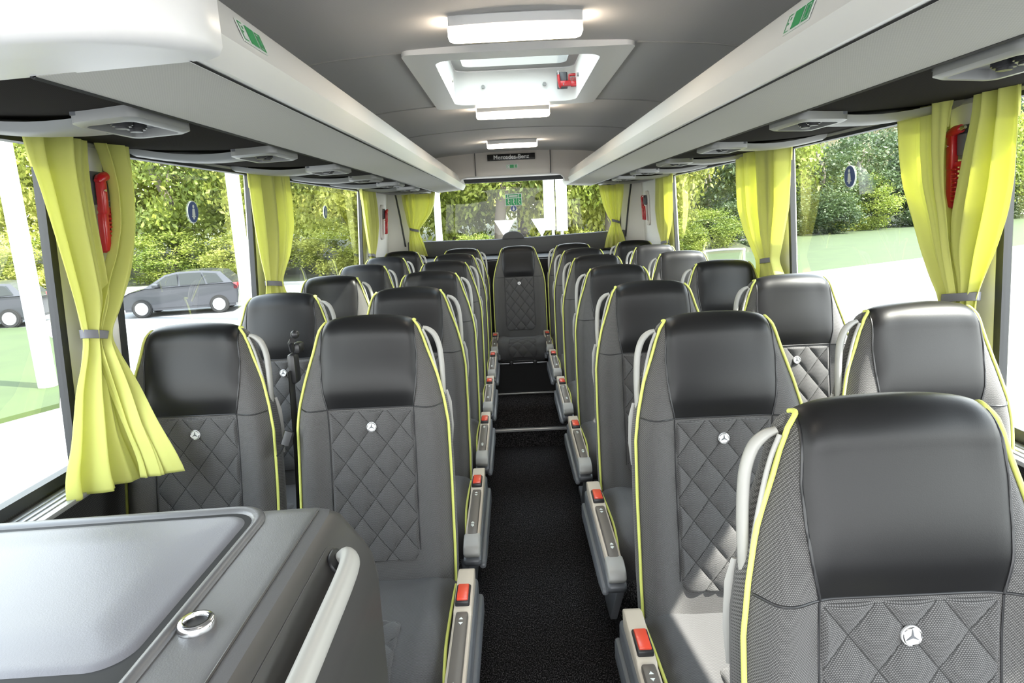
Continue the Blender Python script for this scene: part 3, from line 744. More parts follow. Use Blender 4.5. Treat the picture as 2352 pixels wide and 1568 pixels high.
# rear wall and rear window
mb = MB()
RX0, RX1, RZ0, RZ1 = -.93, 1.02, 1.20, 1.80
mb.box((CX - 1.27, 6.10, -.1), (CX + 1.27, 6.16, RZ0)); mb.box((CX - 1.27, 6.10, RZ1), (CX + 1.27, 6.16, 2.1)); mb.box((CX - 1.27, 6.10, RZ0), (RX0, 6.16, RZ1)); mb.box((RX1, 6.10, RZ0), (CX + 1.27, 6.16, RZ1))
st(mb, 'wall_rear', M['wall'])
r = empty('window_7', ((RX0 + RX1) / 2, 6.13, 1.5), kind='structure')
mb = MB(); w, h = (RX1 - RX0) / 2, (RZ1 - RZ0) / 2; mb.poly([(-w, .01, -h), (w, .01, -h), (w, .01, h), (-w, .01, h)]); mb.build('glass_pane', M['rearglass'], r, smooth=False)
mb = MB(); mb.box((-w, -.036, h - .035), (w, .0, h)); mb.box((-w, -.036, -h), (-w + .035, 0, h)); mb.box((w - .035, -.036, -h), (w, 0, h)); mb.build('gasket', M['gasket'], r, smooth=False)
# rear corner posts (dark line next to the curtains)
for k, (x, nm) in enumerate(((-1.045, 'trim_5'), (1.115, 'trim_6'))):
    mb = MB(); mb.tube([(x, 6.07, 1.72), (x + (.03 if k == 0 else -.03), 6.07, 1.5), (x + (.06 if k == 0 else -.06), 6.07, 1.22)], .008, 8); st(mb, nm, M['gasket'], True)
# parcel shelf behind the rear row
sh = empty('rear_shelf', (CX, 5.85, 1.2), 'dark felt panel below the rear window, behind the rear seats', 'parcel shelf')
mb = MB(); mb.prism([(-1.0, -.085), (1.0, -.085), (1.0, .083), (.86, .078), (.3, .062), (.20, .058), (-.2, .052), (-.86, .062), (-1.0, .065)], 1, .16, .235, bev=.012); mb.build('panel', M['shelf'], sh)
mb = MB(); n = 20; mb.prism([(-.03 + .075 * math.cos(a) * 1.35, .052 + .068 * math.sin(a)) for a in np.linspace(0, PI, n)], 1, .13, .20, bev=.008); mb.build('camera_hump', M['shelf'], sh)
mb = MB(); mb.box((-1.0, -.40, -.115), (1.0, .2, -.09)); mb.box((-1.03, .18, -.9), (1.03, .2, -.10)); mb.build('ledge', M['black'], sh)

# ================================================================== CABINET (front left)
cab = empty('cabinet', (-.72, .6, PLAT), 'graphite grey cabinet with recessed lid in the front left corner', 'cabinet')
CT = .985
mb = MB()
pf2 = [(-.43, .0), (-.43, .866), (.362, .888), (.378, .8885), (.396, .885), (.414, .876), (.449, .826), (.462, .800), (.468, .76), (.469, .0)]
def tilt(mb):
    for v in mb.bm.verts: v.co.z += .866 + (v.co.x + .43) * .0278 - .8725
rows = []
for y, ins in ((-.52, 0), (.40, 0), (.425, .006), (.440, .018), (.446, .035)):
    rows.append([(x - (ins if x > .3 else 0), y, z - (ins * .5 if z > .7 else 0)) for x, z in pf2])
mb.grid([r_[:5] for r_ in rows]); e_ = rows[-1]; mb.poly(e_); mb.poly(rows[0][::-1])
body = mb.build('body', M['console'], cab, angle=30)
mb = MB(); mb.grid([r_[4:] for r_ in rows]); mb.build('side_panel', M['consoledark'], cab, angle=40)
LC, LY = -.068, -.055
mb = MB()
o_, i_ = round_rect(.73, 1.0, .07, 8, LC, LY), round_rect(.692, .940, .05, 8, LC, LY); P = []
def lerp_ring(a, b, t, z): return [(p[0] * (1 - t) + q[0] * t, p[1] * (1 - t) + q[1] * t, z) for p, q in zip(a, b)]
for t, z in ((0, .868), (.12, .8755), (.45, .8795), (.8, .8785), (1., .8745), (1., .866)): P.append(lerp_ring(o_, i_, t, z))
mb.grid(P, closev=True); tilt(mb); mb.build('lid_surround', M['console'], cab, angle=60)
mb = MB(); mb.prism(round_rect(.70, .945, .05, 8, LC, LY), 2, .868, .8745); tilt(mb); mb.build('lid_recess', M['black'], cab)
mb = MB(); P = []
w_, h_, LYc = .338, .190, .217
for v in np.linspace(-1, 1, 49):
    row = []
    for u in np.linspace(-1, 1, 81):
        u_ = math.copysign(abs(u) ** .8, u); v_ = math.copysign(abs(v) ** .8, v); x = u_ * w_; y = v_ * h_
        cx_, cy_ = w_ - .045, h_ - .045
        if abs(x) > cx_ and abs(y) > cy_:
            dx, dy = abs(x) - cx_, abs(y) - cy_; m = max(dx, dy); l = math.hypot(dx, dy)
            if l > 1e-9: x = math.copysign(cx_ + dx * m / l, x); y = math.copysign(cy_ + dy * m / l, y)
        d = min((1 - abs(u_)) * w_, (1 - abs(v_)) * h_); z = .8735 + .0045 * min(1, d / .012) ** .5 + .0045 * sstep(.0, .09, d)
        row.append((x + LC, y + LYc, z))
    P.append(row)
mb.grid(P); tilt(mb); mb.build('lid', M['lid'], cab, angle=60)
mb = MB(); c = (.317, .105, .895)
P = [[(c[0] + r * math.cos(a), c[1] + r * math.sin(a), c[2] + z) for a in np.linspace(0, 2 * PI, 33)[:-1]] for r, z in ((.022, -.008), (.0215, -.001), (.019, .002), (.0145, .002), (.013, -.001), (.0125, -.008))]
mb.grid(P, closev=True); lk = mb.build('lock', M['chrome'], cab, angle=60); lk['label'] = 'round chrome lock'
mb = MB(); mb.cyl((c[0], c[1], c[2] - .004), .0125, .004, n=24); mb.build('keyway', M['darkplastic'], lk)
mb = MB(); mb.tube([(.376, y, .8885) for y in (-.52, .408)], .0022, 6); mb.build('seam', M['darkplastic'], cab)
F = Matrix.Translation((.4315, -.10, .851)) @ Matrix.Rotation(math.atan2(.050, .035), 4, 'Y')
mb = MB(); mb.prism(round_rect(.056, .86, .026, 8, .0, .0), 2, -.004, .0025, bev=.002, mat=F); mb.build('recess_shade_plate', M['consoledark'], cab)  # thin dark plate on the shoulder, its colour stands for recess shade
mb = MB()
pa = catmull([(.430, .305, .850), (.452, .295, .866), (.463, .25, .868), (.464, .12, .864), (.462, -.1, .856), (.46, -.45, .846)], 6)
mb.tube(pa, [.010 + .007 * min(1, k / 9) for k in range(len(pa))], 14, flat=.8)
gb = mb.build('grab_bar', M['lightgrey'], cab); gb['label'] = 'light grey grab bar'
mb = MB(); mb.prism(round_rect(.040, .05, .018, 6, .0, .40), 2, -.002, .008, bev=.003, mat=F); mb.build('bar_socket', M['darkplastic'], cab)

# ================================================================== CURTAINS
def cloth(panels, side, folds, seed, inset, rear_y=None, depth=.016):
    """panels: rows of (z, edge0, edge1, extra0, extra1): height, the two edge positions along the wall and how far each edge stands off the wall"""
    rows = np.array(panels, float); z = rows[:, 0]
    rg = np.random.default_rng(seed); ph = rg.uniform(0, 6.28, 4)
    nz, nu = 110, 90; P = []
    zz = np.linspace(z[0], z[-1], nz)
    def ip(col): 
        f = np.interp(-zz, -z, rows[:, col]); k = np.ones(7) / 7; g = np.pad(f, 3, mode='edge'); return np.convolve(g, k, 'valid')
    e0, e1, x0, x1 = ip(1), ip(2), ip(3), ip(4)
    wmax = max(e1 - e0)
    for i in range(nz):
        w = e1[i] - e0[i]; comp = max(.25, w / wmax); row = []
        tz = (zz[i] - z[-1]) / (z[0] - z[-1])
        for u in np.linspace(0, 1, nu):
            uu = u + .03 * math.sin(5 * u + ph[0]) + .02 * math.sin(3 * tz + ph[1])
            amp = depth * (.75 + .5 * math.sin(2.3 * u * 3 + ph[2])) * (comp ** .5)
            f = math.cos(2 * PI * folds * uu + ph[3] + .8 * math.sin(2.5 * tz)); f = math.copysign(abs(f) ** .7, f)
            g = .3 * math.cos(2 * PI * folds * 2.17 * uu + ph[1] - 1.5 * tz)
            off = inset + x0[i] * (1 - u) + x1[i] * u + amp * (f + g)
            along = e0[i] + w * (u + .012 * math.sin(2 * PI * folds * uu + ph[3]) )
            if rear_y is None: row.append((side_x(side, zz[i]) - side * off, along, zz[i]))
            else: row.append((along, rear_y - off, zz[i] ))
        P.append(row)
    return P
def inward(rows, side, off):
    out = []
    for r in rows:
        z, a, b = r[:3]; e0, e1 = (r[3], r[4]) if len(r) > 3 else (0, 0)
        xw = abs(side_x(side, z)); k = (xw - off - (e0 + e1) / 2) / xw
        k0 = (xw - off - e0) / xw; k1 = (xw - off - e1) / xw
        out.append((CAMZ + (z - CAMZ) * k, a * k0, b * k1, e0, e1))
    return out
def curtain(name_label, group, panels, side, inset, tie, folds, seed, rear_y=None, depth=.016):
    if rear_y is None: zt = [inward(p, side, inset) for p in panels]
    else: zt = [[(*r, 0, 0) if len(r) == 3 else r for r in p] for p in panels]
    ysum = np.mean([[r[1], r[2]] for r in zt[0]]); x0 = side_x(side, 1.3) - side * inset if rear_y is None else ysum
    o = empty('curtain', (x0, ysum if rear_y is None else rear_y - inset, zt[0][0][0]), name_label, 'curtain', group); L = np.array(o.location)
    for i, p in enumerate(zt):
        P = np.array(cloth(p, side, folds[i], seed + i, inset, rear_y, depth)) - L
        mb = MB(); mb.grid(P); c = mb.build('cloth', M['cloth'], o, angle=80, normals=False)
        md = c.modifiers.new('thick', 'SOLIDIFY'); md.thickness = .0015
        nh = int(np.sum(P[:, 0, 2] > P[0, 0, 2] - .085)); H = P[:nh].copy(); nx = np.array((side, 0, 0)) if rear_y is None else np.array((0, 1, 0))
        mb = MB(); mb.grid(H + nx * .005); hm = mb.build('hem', M['cloth'], c, angle=80, normals=False)
    # tie band round the waist
    z, a, b, e = tie; mb = MB(); pts = []
    for k in range(28):
        t = 2 * PI * k / 28
        al = (a + b) / 2 + (b - a) / 2 * .92 * math.cos(t); of = inset + e + .026 * math.sin(t)
        zz = z - .012 * (al - (a + b) / 2) / max(.01, (b - a) / 2)
        pts.append(np.array((side_x(side, z) - side * of, al, zz) if rear_y is None else (al, rear_y - of, zz)) - L)
    P = [[tuple(p + np.array([0, 0, dz])) for p in pts] for dz in (-.011, -.009, .009, .011)]
    mb.grid(P, closev=True); t_ = mb.build('tie_band', M['tie'], o, angle=60); t_.modifiers.new('thick', 'SOLIDIFY').thickness = .002; t_['label'] = 'grey tie band'
    return o
GC = 'lime green curtains on the pillars'
A = [(1.725, 1.575, 1.815), (1.66, 1.585, 1.80), (1.60, 1.605, 1.795), (1.50, 1.63, 1.80), (1.40, 1.655, 1.81), (1.30, 1.68, 1.815), (1.235, 1.695, 1.775), (1.205, 1.70, 1.76), (1.17, 1.69, 1.77), (1.07, 1.64, 1.80, 0, .03), (.92, 1.60, 1.84, .01, .07), (.84, 1.565, 1.89, .01, .10), (.765, 1.56, 1.93, .02, .13)]
B = [(1.735, 1.855, 1.985), (1.68, 1.885, 1.99), (1.60, 1.905, 1.995), (1.50, 1.90, 1.985), (1.42, 1.865, 1.96), (1.36, 1.82, 1.935), (1.25, 1.765, 1.85), (1.205, 1.75, 1.80), (1.17, 1.755, 1.815, .02, .03), (1.04, 1.79, 1.90, .05, .08), (.90, 1.83, 1.98, .09, .15), (.78, 1.87, 2.06, .12, .20), (.70, 1.88, 2.10, .14, .22)]
curtain('large lime curtain in two swags by the cabinet, flaring over the front left window seat', GC, [A, B], -1, .055, (1.22, 1.61, 1.715, 0), [3.2, 2.2], 3, depth=.027)
C2 = [(1.725, 2.872, 3.40), (1.60, 2.89, 3.43), (1.47, 2.915, 3.44), (1.33, 2.96, 3.36), (1.21, 3.015, 3.22), (1.17, 2.995, 3.24), (1.05, 2.97, 3.36), (.92, 2.93, 3.46), (.82, 2.90, 3.5)]
curtain('lime curtain on the second left pillar, tied with a grey band', GC, [C2], -1, .055, (1.215, 2.87, 3.045, 0), [4.2], 11, depth=.024)
C3 = [(1.725, 5.02, 5.48), (1.58, 5.08, 5.57), (1.43, 5.15, 5.60), (1.30, 5.22, 5.54), (1.185, 5.29, 5.45), (1.10, 5.27, 5.50), (.98, 5.2, 5.6)]
curtain('narrow lime curtain in front of the left rear hammer', GC, [C3], -1, .055, (1.205, 5.02, 5.17, 0), [4.], 15)
D1 = [(1.735, 1.605, 1.755), (1.66, 1.603, 1.765), (1.60, 1.603, 1.785), (1.50, 1.605, 1.81), (1.42, 1.62, 1.83), (1.33, 1.655, 1.835), (1.24, 1.705, 1.80), (1.18, 1.73, 1.795), (1.10, 1.72, 1.81), (1.0, 1.68, 1.83), (.82, 1.62, 1.86)]
D2 = [(1.74, 1.84, 2.065), (1.60, 1.85, 2.06), (1.50, 1.845, 2.04), (1.42, 1.83, 2.0), (1.33, 1.82, 1.96), (1.24, 1.80, 1.91), (1.18, 1.79, 1.865), (1.10, 1.80, 1.88), (1.0, 1.81, 1.94), (.82, 1.82, 2.05)]
curtain('large lime curtain by the near right pillar, hiding a red hammer', GC, [D1, D2], 1, .055, (1.205, 1.64, 1.785, 0), [2.8, 2.6], 21, depth=.027)
E2 = [(1.735, 2.915, 3.485), (1.60, 2.925, 3.49), (1.45, 2.945, 3.485), (1.32, 3.01, 3.40), (1.20, 3.07, 3.27), (1.16, 3.03, 3.26), (1.05, 2.98, 3.30), (.9, 2.93, 3.4)]
curtain('lime curtain on the second right pillar', GC, [E2], 1, .055, (1.21, 2.92, 3.11, 0), [4.6], 25, depth=.024)
F3 = [(1.73, 4.965, 5.52), (1.58, 4.98, 5.57), (1.45, 4.99, 5.62), (1.30, 5.09, 5.57), (1.19, 5.23, 5.45), (1.1, 5.2, 5.5), (.98, 5.1, 5.55)]
curtain('sunlit lime curtain in front of the right rear hammer', GC, [F3], 1, .055, (1.20, 4.99, 5.17, 0), [4.], 31)
R1_ = [(1.72, -.969, -.668), (1.60, -.960, -.685), (1.52, -.945, -.715), (1.44, -.935, -.775), (1.37, -.918, -.835), (1.33, -.925, -.83), (1.25, -.935, -.80), (1.13, -.942, -.77)]
curtain('lime curtain at the left edge of the rear window', GC, [R1_], 1, .06, (1.372, -.925, -.832, 0), [4.5], 41, rear_y=6.03, depth=.012)
R2_ = [(1.72, .80, 1.030), (1.60, .82, 1.025), (1.50, .845, 1.01), (1.40, .885, .995), (1.36, .915, .985), (1.30, .89, 1.0), (1.22, .865, 1.03), (1.13, .845, 1.05)]
curtain('lime curtain at the right edge of the rear window', GC, [R2_], 1, .06, (1.365, .912, .990, 0), [4.], 45, rear_y=6.03, depth=.012)

# ================================================================== EMERGENCY HAMMERS, STICKERS
def hammer(mat4, label):
    o = empty('emergency_hammer', (0, 0, 0), label, 'emergency hammer', 'red emergency hammers'); o.matrix_world = mat4
    # local: x across, y out of the wall, z up; about 0.2 tall
    mb = MB(); mb.box((-.032, 0, .02), (.034, .012, .108), bev=.005); mb.box((-.030, .01, .03), (.005, .026, .085), bev=.004); mb.build('holder', M['fairing'], o)
    mb = MB(); mb.tube([(-.018, .030, .098), (.0, .031, .096), (.022, .030, .088), (.030, .028, .080)], [.011, .0125, .013, .009], 12)
    mb.box((.006, .018, -.005), (.028, .040, .088), bev=.005); mb.build('head', M['red'], o)
    mb = MB(); mb.tube([(-.034, .030, .100), (-.016, .030, .098)], [.004, .008], 10); mb.cyl((.020, .041, .058), .004, .004, axis=1, n=12); mb.build('tip', M['chrome'], o)
    mb = MB(); mb.box((.008, .016, -.105), (.030, .038, .0), bev=.006); mb.box((-.022, .012, -.105), (-.012, .030, .012), bev=.004); mb.box((-.02, .012, -.108), (.024, .03, -.094), bev=.004); mb.box((-.02, .012, .002), (.02, .03, .016), bev=.004)
    for k in range(8): mb.box((-.006, .018, -.088 + k * .0115), (.012, .036, -.082 + k * .0115), bev=.002)
    mb.build('handle', M['red'], o)
    return o
def wall_frame(side, y, z, off, flip=1):
    n = Vector((-side, 0, 0)); up = Vector((-.06 * side, 0, 1)).normalized(); out = Vector((-side, 0, -.06)).normalized(); xa = up.cross(out) * -1
    R = Matrix((xa, out, up)).transposed().to_4x4()
    if R.to_3x3().determinant() < 0: R = Matrix((-xa, out, up)).transposed().to_4x4()
    return Matrix.Translation((side_x(side, z, off), y, z)) @ R
hammer(wall_frame(-1, 1.805, 1.535, .004), 'red emergency hammer on the first left pillar, seen between two curtain swags')
hammer(wall_frame(1, 1.775, 1.545, .004), 'red emergency hammer on the near right pillar, mostly behind the curtain')
hammer(wall_frame(-1, 5.80, 1.46, .018), 'red emergency hammer on the left rear wall panel')
hammer(wall_frame(1, 5.86, 1.475, .018), 'red emergency hammer on the right rear wall panel')
for side, y, z, nm in ((-1, 5.80, 1.455, 'trim_7'), (1, 5.87, 1.47, 'trim_8')):      # raised plates behind the rear hammers
    mb = MB(); F = wall_frame(side, y, z, 0)
    mb.prism(round_rect(.16, .30, .05, 6), 1, -.005, .014, bev=.006, seg=3, mat=F); st(mb, nm, M['header'], True)
Mh = Matrix.Translation((.285, 2.985, 2.035)) @ Matrix.Rotation(PI, 4, 'Z') @ Matrix.Rotation(PI / 2, 4, 'Y') @ Matrix.Diagonal((1.05, .9, .52, 1))
hammer(Mh, 'red emergency hammer clipped inside the roof hatch')
def figure(mb):      # seated person with a belt, in the x-z plane
    mb.cyl((0, 0, .017), .0055, .0008, axis=1, n=14)
    mb.poly([(-.007, 0, .010), (.007, 0, .010), (.010, 0, -.008), (.004, 0, -.022), (-.004, 0, -.022), (-.010, 0, -.008)])
    mb.poly([(-.013, 0, -.012), (.013, 0, -.012), (.013, 0, -.015), (-.013, 0, -.015)])
def belt_sticker(mat4, label, sc=1.):
    o = empty('belt_sticker', (0, 0, 0), label, 'sticker', 'round blue seat belt stickers'); o.matrix_world = mat4 @ Matrix.Scale(sc, 4)
    mb = MB(); mb.cyl((0, 0, 0), .034, .0012, axis=1, n=36); mb.build('rim', M['stickwhite'], o)
    mb = MB(); mb.cyl((0, -.0008, 0), .0315, .0012, axis=1, n=36); mb.build('disc', M['blue'], o)
    mb = MB(); figure(mb); mb.build('pictogram', M['stickwhite'], o, smooth=False, loc=(0, -.0022, 0))
    return o
def on_glass(side, y, z):
    return wall_frame(side, y, z, -.001) @ Matrix.Rotation(PI, 4, 'Z')
belt_sticker(on_glass(-1, 2.36, 1.537), 'round blue seat belt sticker on the window behind the left front curtain', 1.15)
belt_sticker(on_glass(-1, 4.05, 1.54), 'round blue seat belt sticker on the long left window', 1.15)
belt_sticker(on_glass(1, 2.39, 1.552), 'round blue seat belt sticker on the right side window', 1.15)
belt_sticker(Matrix.Translation((.033, 6.128, 1.522)), 'round blue seat belt sticker low on the rear window', .85)
rs = empty('exit_notice', (.036, 6.128, 1.602), 'green and white emergency exit notice on the rear window', 'sticker')
mb = MB(); mb.box((-.078, -.0006, -.055), (.078, .0006, .055)); mb.build('base', M['stickwhite'], rs, smooth=False)
mb = MB(); 
for a, b in (((-.072, -.050), (-.026, .012)), ((-.023, -.050), (.024, .012)), ((.027, -.050), (.072, .012)), ((-.048, .018), (.045, .048)), ((.052, .018), (.072, .048)), ((-.070, .018), (-.056, .048))): mb.poly([(a[0], -.0012, a[1]), (b[0], -.0012, a[1]), (b[0], -.0012, b[1]), (a[0], -.0012, b[1])])
mb.build('green_field', M['green'], rs, smooth=False, normals=False)
mb = MB()
for x in (-.049, .0, .049):
    mb.cyl((x, -.002, .002), .005, .0008, axis=1, n=12); mb.tube([(x + .002, -.002, -.005), (x - .004, -.002, -.025)], .004, 6); mb.tube([(x - .004, -.002, -.025), (x + .010, -.002, -.044)], .003, 6); mb.tube([(x + .002, -.002, -.010), (x + .014, -.002, -.016)], .0025, 6)
mb.poly([(-.040, -.002, .027), (.038, -.002, .027), (.038, -.002, .039), (-.040, -.002, .039)])
mb.build('pictogram', M['stickwhite'], rs)

# ================================================================== OUTSIDE
GZ = -1.4
mb = MB(); mb.poly([(-160, -80, GZ), (160, -80, GZ), (160, 220, GZ), (-160, 220, GZ)]); st(mb, 'ground', M['asphalt'])
def flat(name, pts, z, mat):
    mb = MB(); mb.prism(pts, 2, GZ - .05, GZ + z); return st(mb, name, mat)
flat('lawn', [(5.5, 21.8), (11, 24.8), (18.4, 28.8), (60, 51.5), (75, 86), (36.6, 59), (22, 51), (8, 44)], .10, M['lawn'])
flat('kerb', [(5.4, 21.3), (11.1, 24.35), (18.5, 28.3), (60, 50.9), (60, 51.5), (18.4, 28.8), (11, 24.8), (5.5, 21.8)], .12, M['kerb'])
flat('lawn_left', [(-22, 20), (-15.2, 20.2), (-12.0, 16.8), (-7.8, 10.6), (-8.3, 9.6), (-12.5, 12), (-22, 16.5)], .08, M['lawn'])
flat('lawn_verge', [(-12.8, 15.2), (-9.6, 11.0), (-10.2, 9.6), (-15, 12.5)], .10, M['kerb'])
flat('lawn_meadow', [(-60, 38), (-30, 34), (-12, 32), (-4, 30), (6, 26), (9, 44), (22, 56), (75, 90), (75, 120), (-80, 120)], .06, M['drygrass'])
flat('kerb_far', [(-60, 37.2), (-30, 33.3), (-12, 31.3), (-4, 29.4), (-4, 30), (-12, 32), (-30, 34), (-60, 38)], .12, M['kerb'])
flat('road_marking', [(-9, 7.8), (-4.5, 7.9), (-4.5, 8.05), (-9, 7.95)], .006, M['paint'])
flat('road_marking', [(11, 16), (20, 19.5), (20, 19.8), (11, 16.3)], .006, M['paint'])
# rising bank behind the left road
mb = MB(); P = [[(x, y0 + k * 8, GZ + h) for x in np.linspace(-70, 14, 9)] for k, (y0, h) in enumerate(((36, .0), (37, .9), (40, 2.2), (60, 3.2)))]
mb.grid(P); st(mb, 'ground_bank', M['drygrass'], True)
mb = MB(); P = [[(x, 60 + (x - 20) * .5 + k * 6, GZ + h) for x in np.linspace(14, 90, 8)] for k, h in enumerate((0, 1.0, 2.2, 3.0))]
mb.grid(P); st(mb, 'ground_slope', M['drygrass'], True)

def leaf_cloud(rg, n, rx, ry, rz, size, clumps=40):
    """many small leaf sprays gathered in clumps inside an ellipsoid"""
    c = rg.normal(size=(clumps, 3)); c /= np.linalg.norm(c, axis=1)[:, None]; c *= rg.uniform(.45, 1, (clumps, 1)) ** .5
    k = rg.integers(0, clumps, n); p = c[k] + rg.normal(size=(n, 3)) * .11
    p *= np.array([rx, ry, rz]); a = rg.normal(size=(n, 3)); a /= np.linalg.norm(a, axis=1)[:, None]
    b = np.cross(a, rg.normal(size=(n, 3))); b /= np.linalg.norm(b, axis=1)[:, None]
    s = size * rg.uniform(.6, 1.4, (n, 1)); a = a * s; b = b * s * .55
    v = np.stack([p - a, p - b * .9, p + a, p + b * .9], 1).reshape(-1, 3)
    me = bpy.data.meshes.new('foliage'); me.from_pydata(v.tolist(), [], np.arange(n * 4).reshape(-1, 4).tolist()); return me
rgT = np.random.default_rng(5)
CROWN = {}
for kx, mt in (('A', 'leafA'), ('B', 'leafB'), ('C', 'leafC')):
    for j in range(2):
        me = leaf_cloud(rgT, 13000, 1, 1, 1, .034, 75); me.materials.append(M[mt]); CROWN[kx + str(j)] = me
def trunk_mesh(seed):
    rg = np.random.default_rng(seed); mb = MB()
    path = [(0, 0, 0), (.03 * rg.normal(), .03 * rg.normal(), .35), (.06 * rg.normal(), .06 * rg.normal(), .7), (.08 * rg.normal(), .05, 1.)]
    mb.tube(catmull(path, 4), list(np.linspace(.034, .016, 13)), 9)
    for k in range(3):
        a = rg.uniform(0, 6.28); mb.tube([(0, 0, .55 + .12 * k), (.10 * math.cos(a), .10 * math.sin(a), .75 + .1 * k), (.2 * math.cos(a), .2 * math.sin(a), .95 + .1 * k)], [.014, .010, .005], 6)
    return mb.mesh('trunk', M['bark'], 60)
TR = [trunk_mesh(k) for k in range(3)]
def tree(x, y, h, r, kind, label, z=GZ, low=.42, group='trees outside the windows'):
    i = int(abs(x * 7 + y * 3)) % 2
    o = empty('tree', (x, y, z), label, 'tree', group, rz=(x * 1.7 + y) % 6.28)
    t = link('trunk', TR[int(abs(x + y)) % 3], o); t.scale = (h * .8, h * .8, h * .8)
    c = link('foliage', CROWN[kind + str(i)], o, (0, 0, h * (1 + low) / 2)); c.scale = (r, r, h * (1 - low) / 2); c['kind'] = 'stuff'
def bush(x, y, rx, rz, kind, label, z=GZ):
    o = empty('bush', (x, y, z), label, 'bush', 'bushes outside the windows', rz=(x * 3 + y) % 6.28)
    c = link('foliage', CROWN[kind + '0'], o, (0, 0, rz * .85)); c.scale = (rx, rx, rz); c['kind'] = 'stuff'
# left side woodland (seen from the front windows back to the rear window)
LW = [(-46, 40, 13, 5.5, 'A'), (-41, 46, 15, 6, 'B'), (-36, 40, 12, 5, 'A'), (-31, 47, 15, 6, 'B'), (-27, 41, 12, 5, 'A'), (-23, 46, 14, 5.5, 'A'), (-20, 39, 11, 4.5, 'B'), (-16.5, 44, 13, 5, 'A'), (-13, 38, 11, 4.2, 'A'), (-10, 43, 13, 5, 'B'), (-55, 30, 14, 6, 'A'), (-52, 20, 13, 6, 'B'), (-48, 10, 13, 6, 'A')]
lt = ['broad tree with sunlit yellow green leaves', 'tall tree with mid green leaves']
for i, (x, y, h, r, k) in enumerate(LW):
    tree(x, y, h, r, k, '%s in the wood beyond the left windows' % lt[0 if k == 'A' else 1], z=GZ + .6, low=.10, group='trees beyond the left windows')
LB = [(-40, 37, 3.4, 1.6, 'A'), (-33.5, 36, 3, 1.5, 'B'), (-26, 36.5, 3.2, 1.7, 'A'), (-19, 36, 2.6, 1.3, 'B'), (-14, 35, 2.4, 1.3, 'A'), (-9, 35, 2.4, 1.4, 'A')]
for x, y, rx, rz, k in LB: bush(x, y, rx, rz, k, 'low %s bush at the foot of the wood on the left' % ('yellow green' if k == 'A' else 'mid green'), z=GZ + .2)
# rear
RW_ = [(-6.5, 33, 11, 3.8, 'A'), (-3.2, 38, 13, 4.2, 'B'), (-.6, 33.5, 12, 3.6, 'B'), (2.6, 37, 12, 3.8, 'A'), (5.2, 35, 11, 3.4, 'B'), (7.6, 39, 12, 4, 'A'), (0.8, 45, 15, 5, 'A'), (-5, 47, 15, 5, 'A'), (6.5, 50, 15, 5, 'B')]
for x, y, h, r, k in RW_:
    tree(x, y, h, r, k, '%s behind the coach, seen through the rear window' % lt[0 if k == 'A' else 1], low=.30 if y < 36 else .08, group='trees seen through the rear window')
for x, y, rx, rz, k in ((-5, 31, 1.6, .9, 'A'), (-1.8, 32, 1.5, 1.0, 'B'), (1.2, 31, 1.4, .8, 'A'), (4, 31.5, 1.7, 1.0, 'A'), (6.6, 32.5, 1.6, 1.1, 'B')): bush(x, y, rx, rz, k, 'low bush under the trees behind the rear window')
# right
RT = [(14.5, 48, 10, 4.2, 'C'), (20, 55, 12, 5, 'B'), (26, 57, 8.5, 4.6, 'C'), (32, 61, 8.5, 5, 'C'), (38.5, 63, 9.5, 5.2, 'C'), (45, 66, 11, 5.6, 'B'), (52, 70, 12, 6, 'C'), (58, 71, 13, 6, 'B'), (54, 48, 12, 5, 'A'), (61, 44, 12, 5, 'B'), (58, 34, 11, 5, 'A'), (11, 50, 12, 4.5, 'A')]
for i, (x, y, h, r, k) in enumerate(RT):
    tree(x, y, h, r, k, '%s across the lawn beyond the right windows' % {'A': lt[0], 'B': lt[1], 'C': 'dark green tree'}[k], low=.08, group='trees beyond the right windows')
for x, y, rx, rz, k in ((24, 53.5, 3.6, 2.2, 'C'), (29.5, 56.5, 3.4, 2.4, 'B'), (35, 59.5, 3.6, 2.3, 'C'), (41, 62, 3.6, 2.4, 'B'), (48, 66, 4, 2.6, 'C'), (12, 41, 2.4, 1.3, 'B'), (15.5, 43, 2.6, 1.6, 'C'), (9.3, 38, 1.8, 1.1, 'B')):
    bush(x, y, rx, rz, k, '%s shrub in the border behind the lawn on the right' % ('dark green' if k == 'C' else 'mid green'))
# house behind the right trees
ho = empty('house', (46, 92, GZ), 'yellow plastered house with a tiled roof above the trees on the right', 'house', rz=.45)
mb = MB(); mb.box((-9, -6, 0), (9, 6, 12)); mb.build('wall', M['plaster'], ho, smooth=False)
mb = MB(); mb.prism([(-7, 11.7), (7, 11.7), (0, 16.5)], 0, -10, 10); mb.build('roof', M['tiles'], ho, smooth=False)
mb = MB()
for x in (-6, -2, 2, 6):
    for z in (5, 9): mb.box((x - .7, -6.05, z), (x + .7, -5.95, z + 1.6))
mb.build('window', M['carglass'], ho, smooth=False)
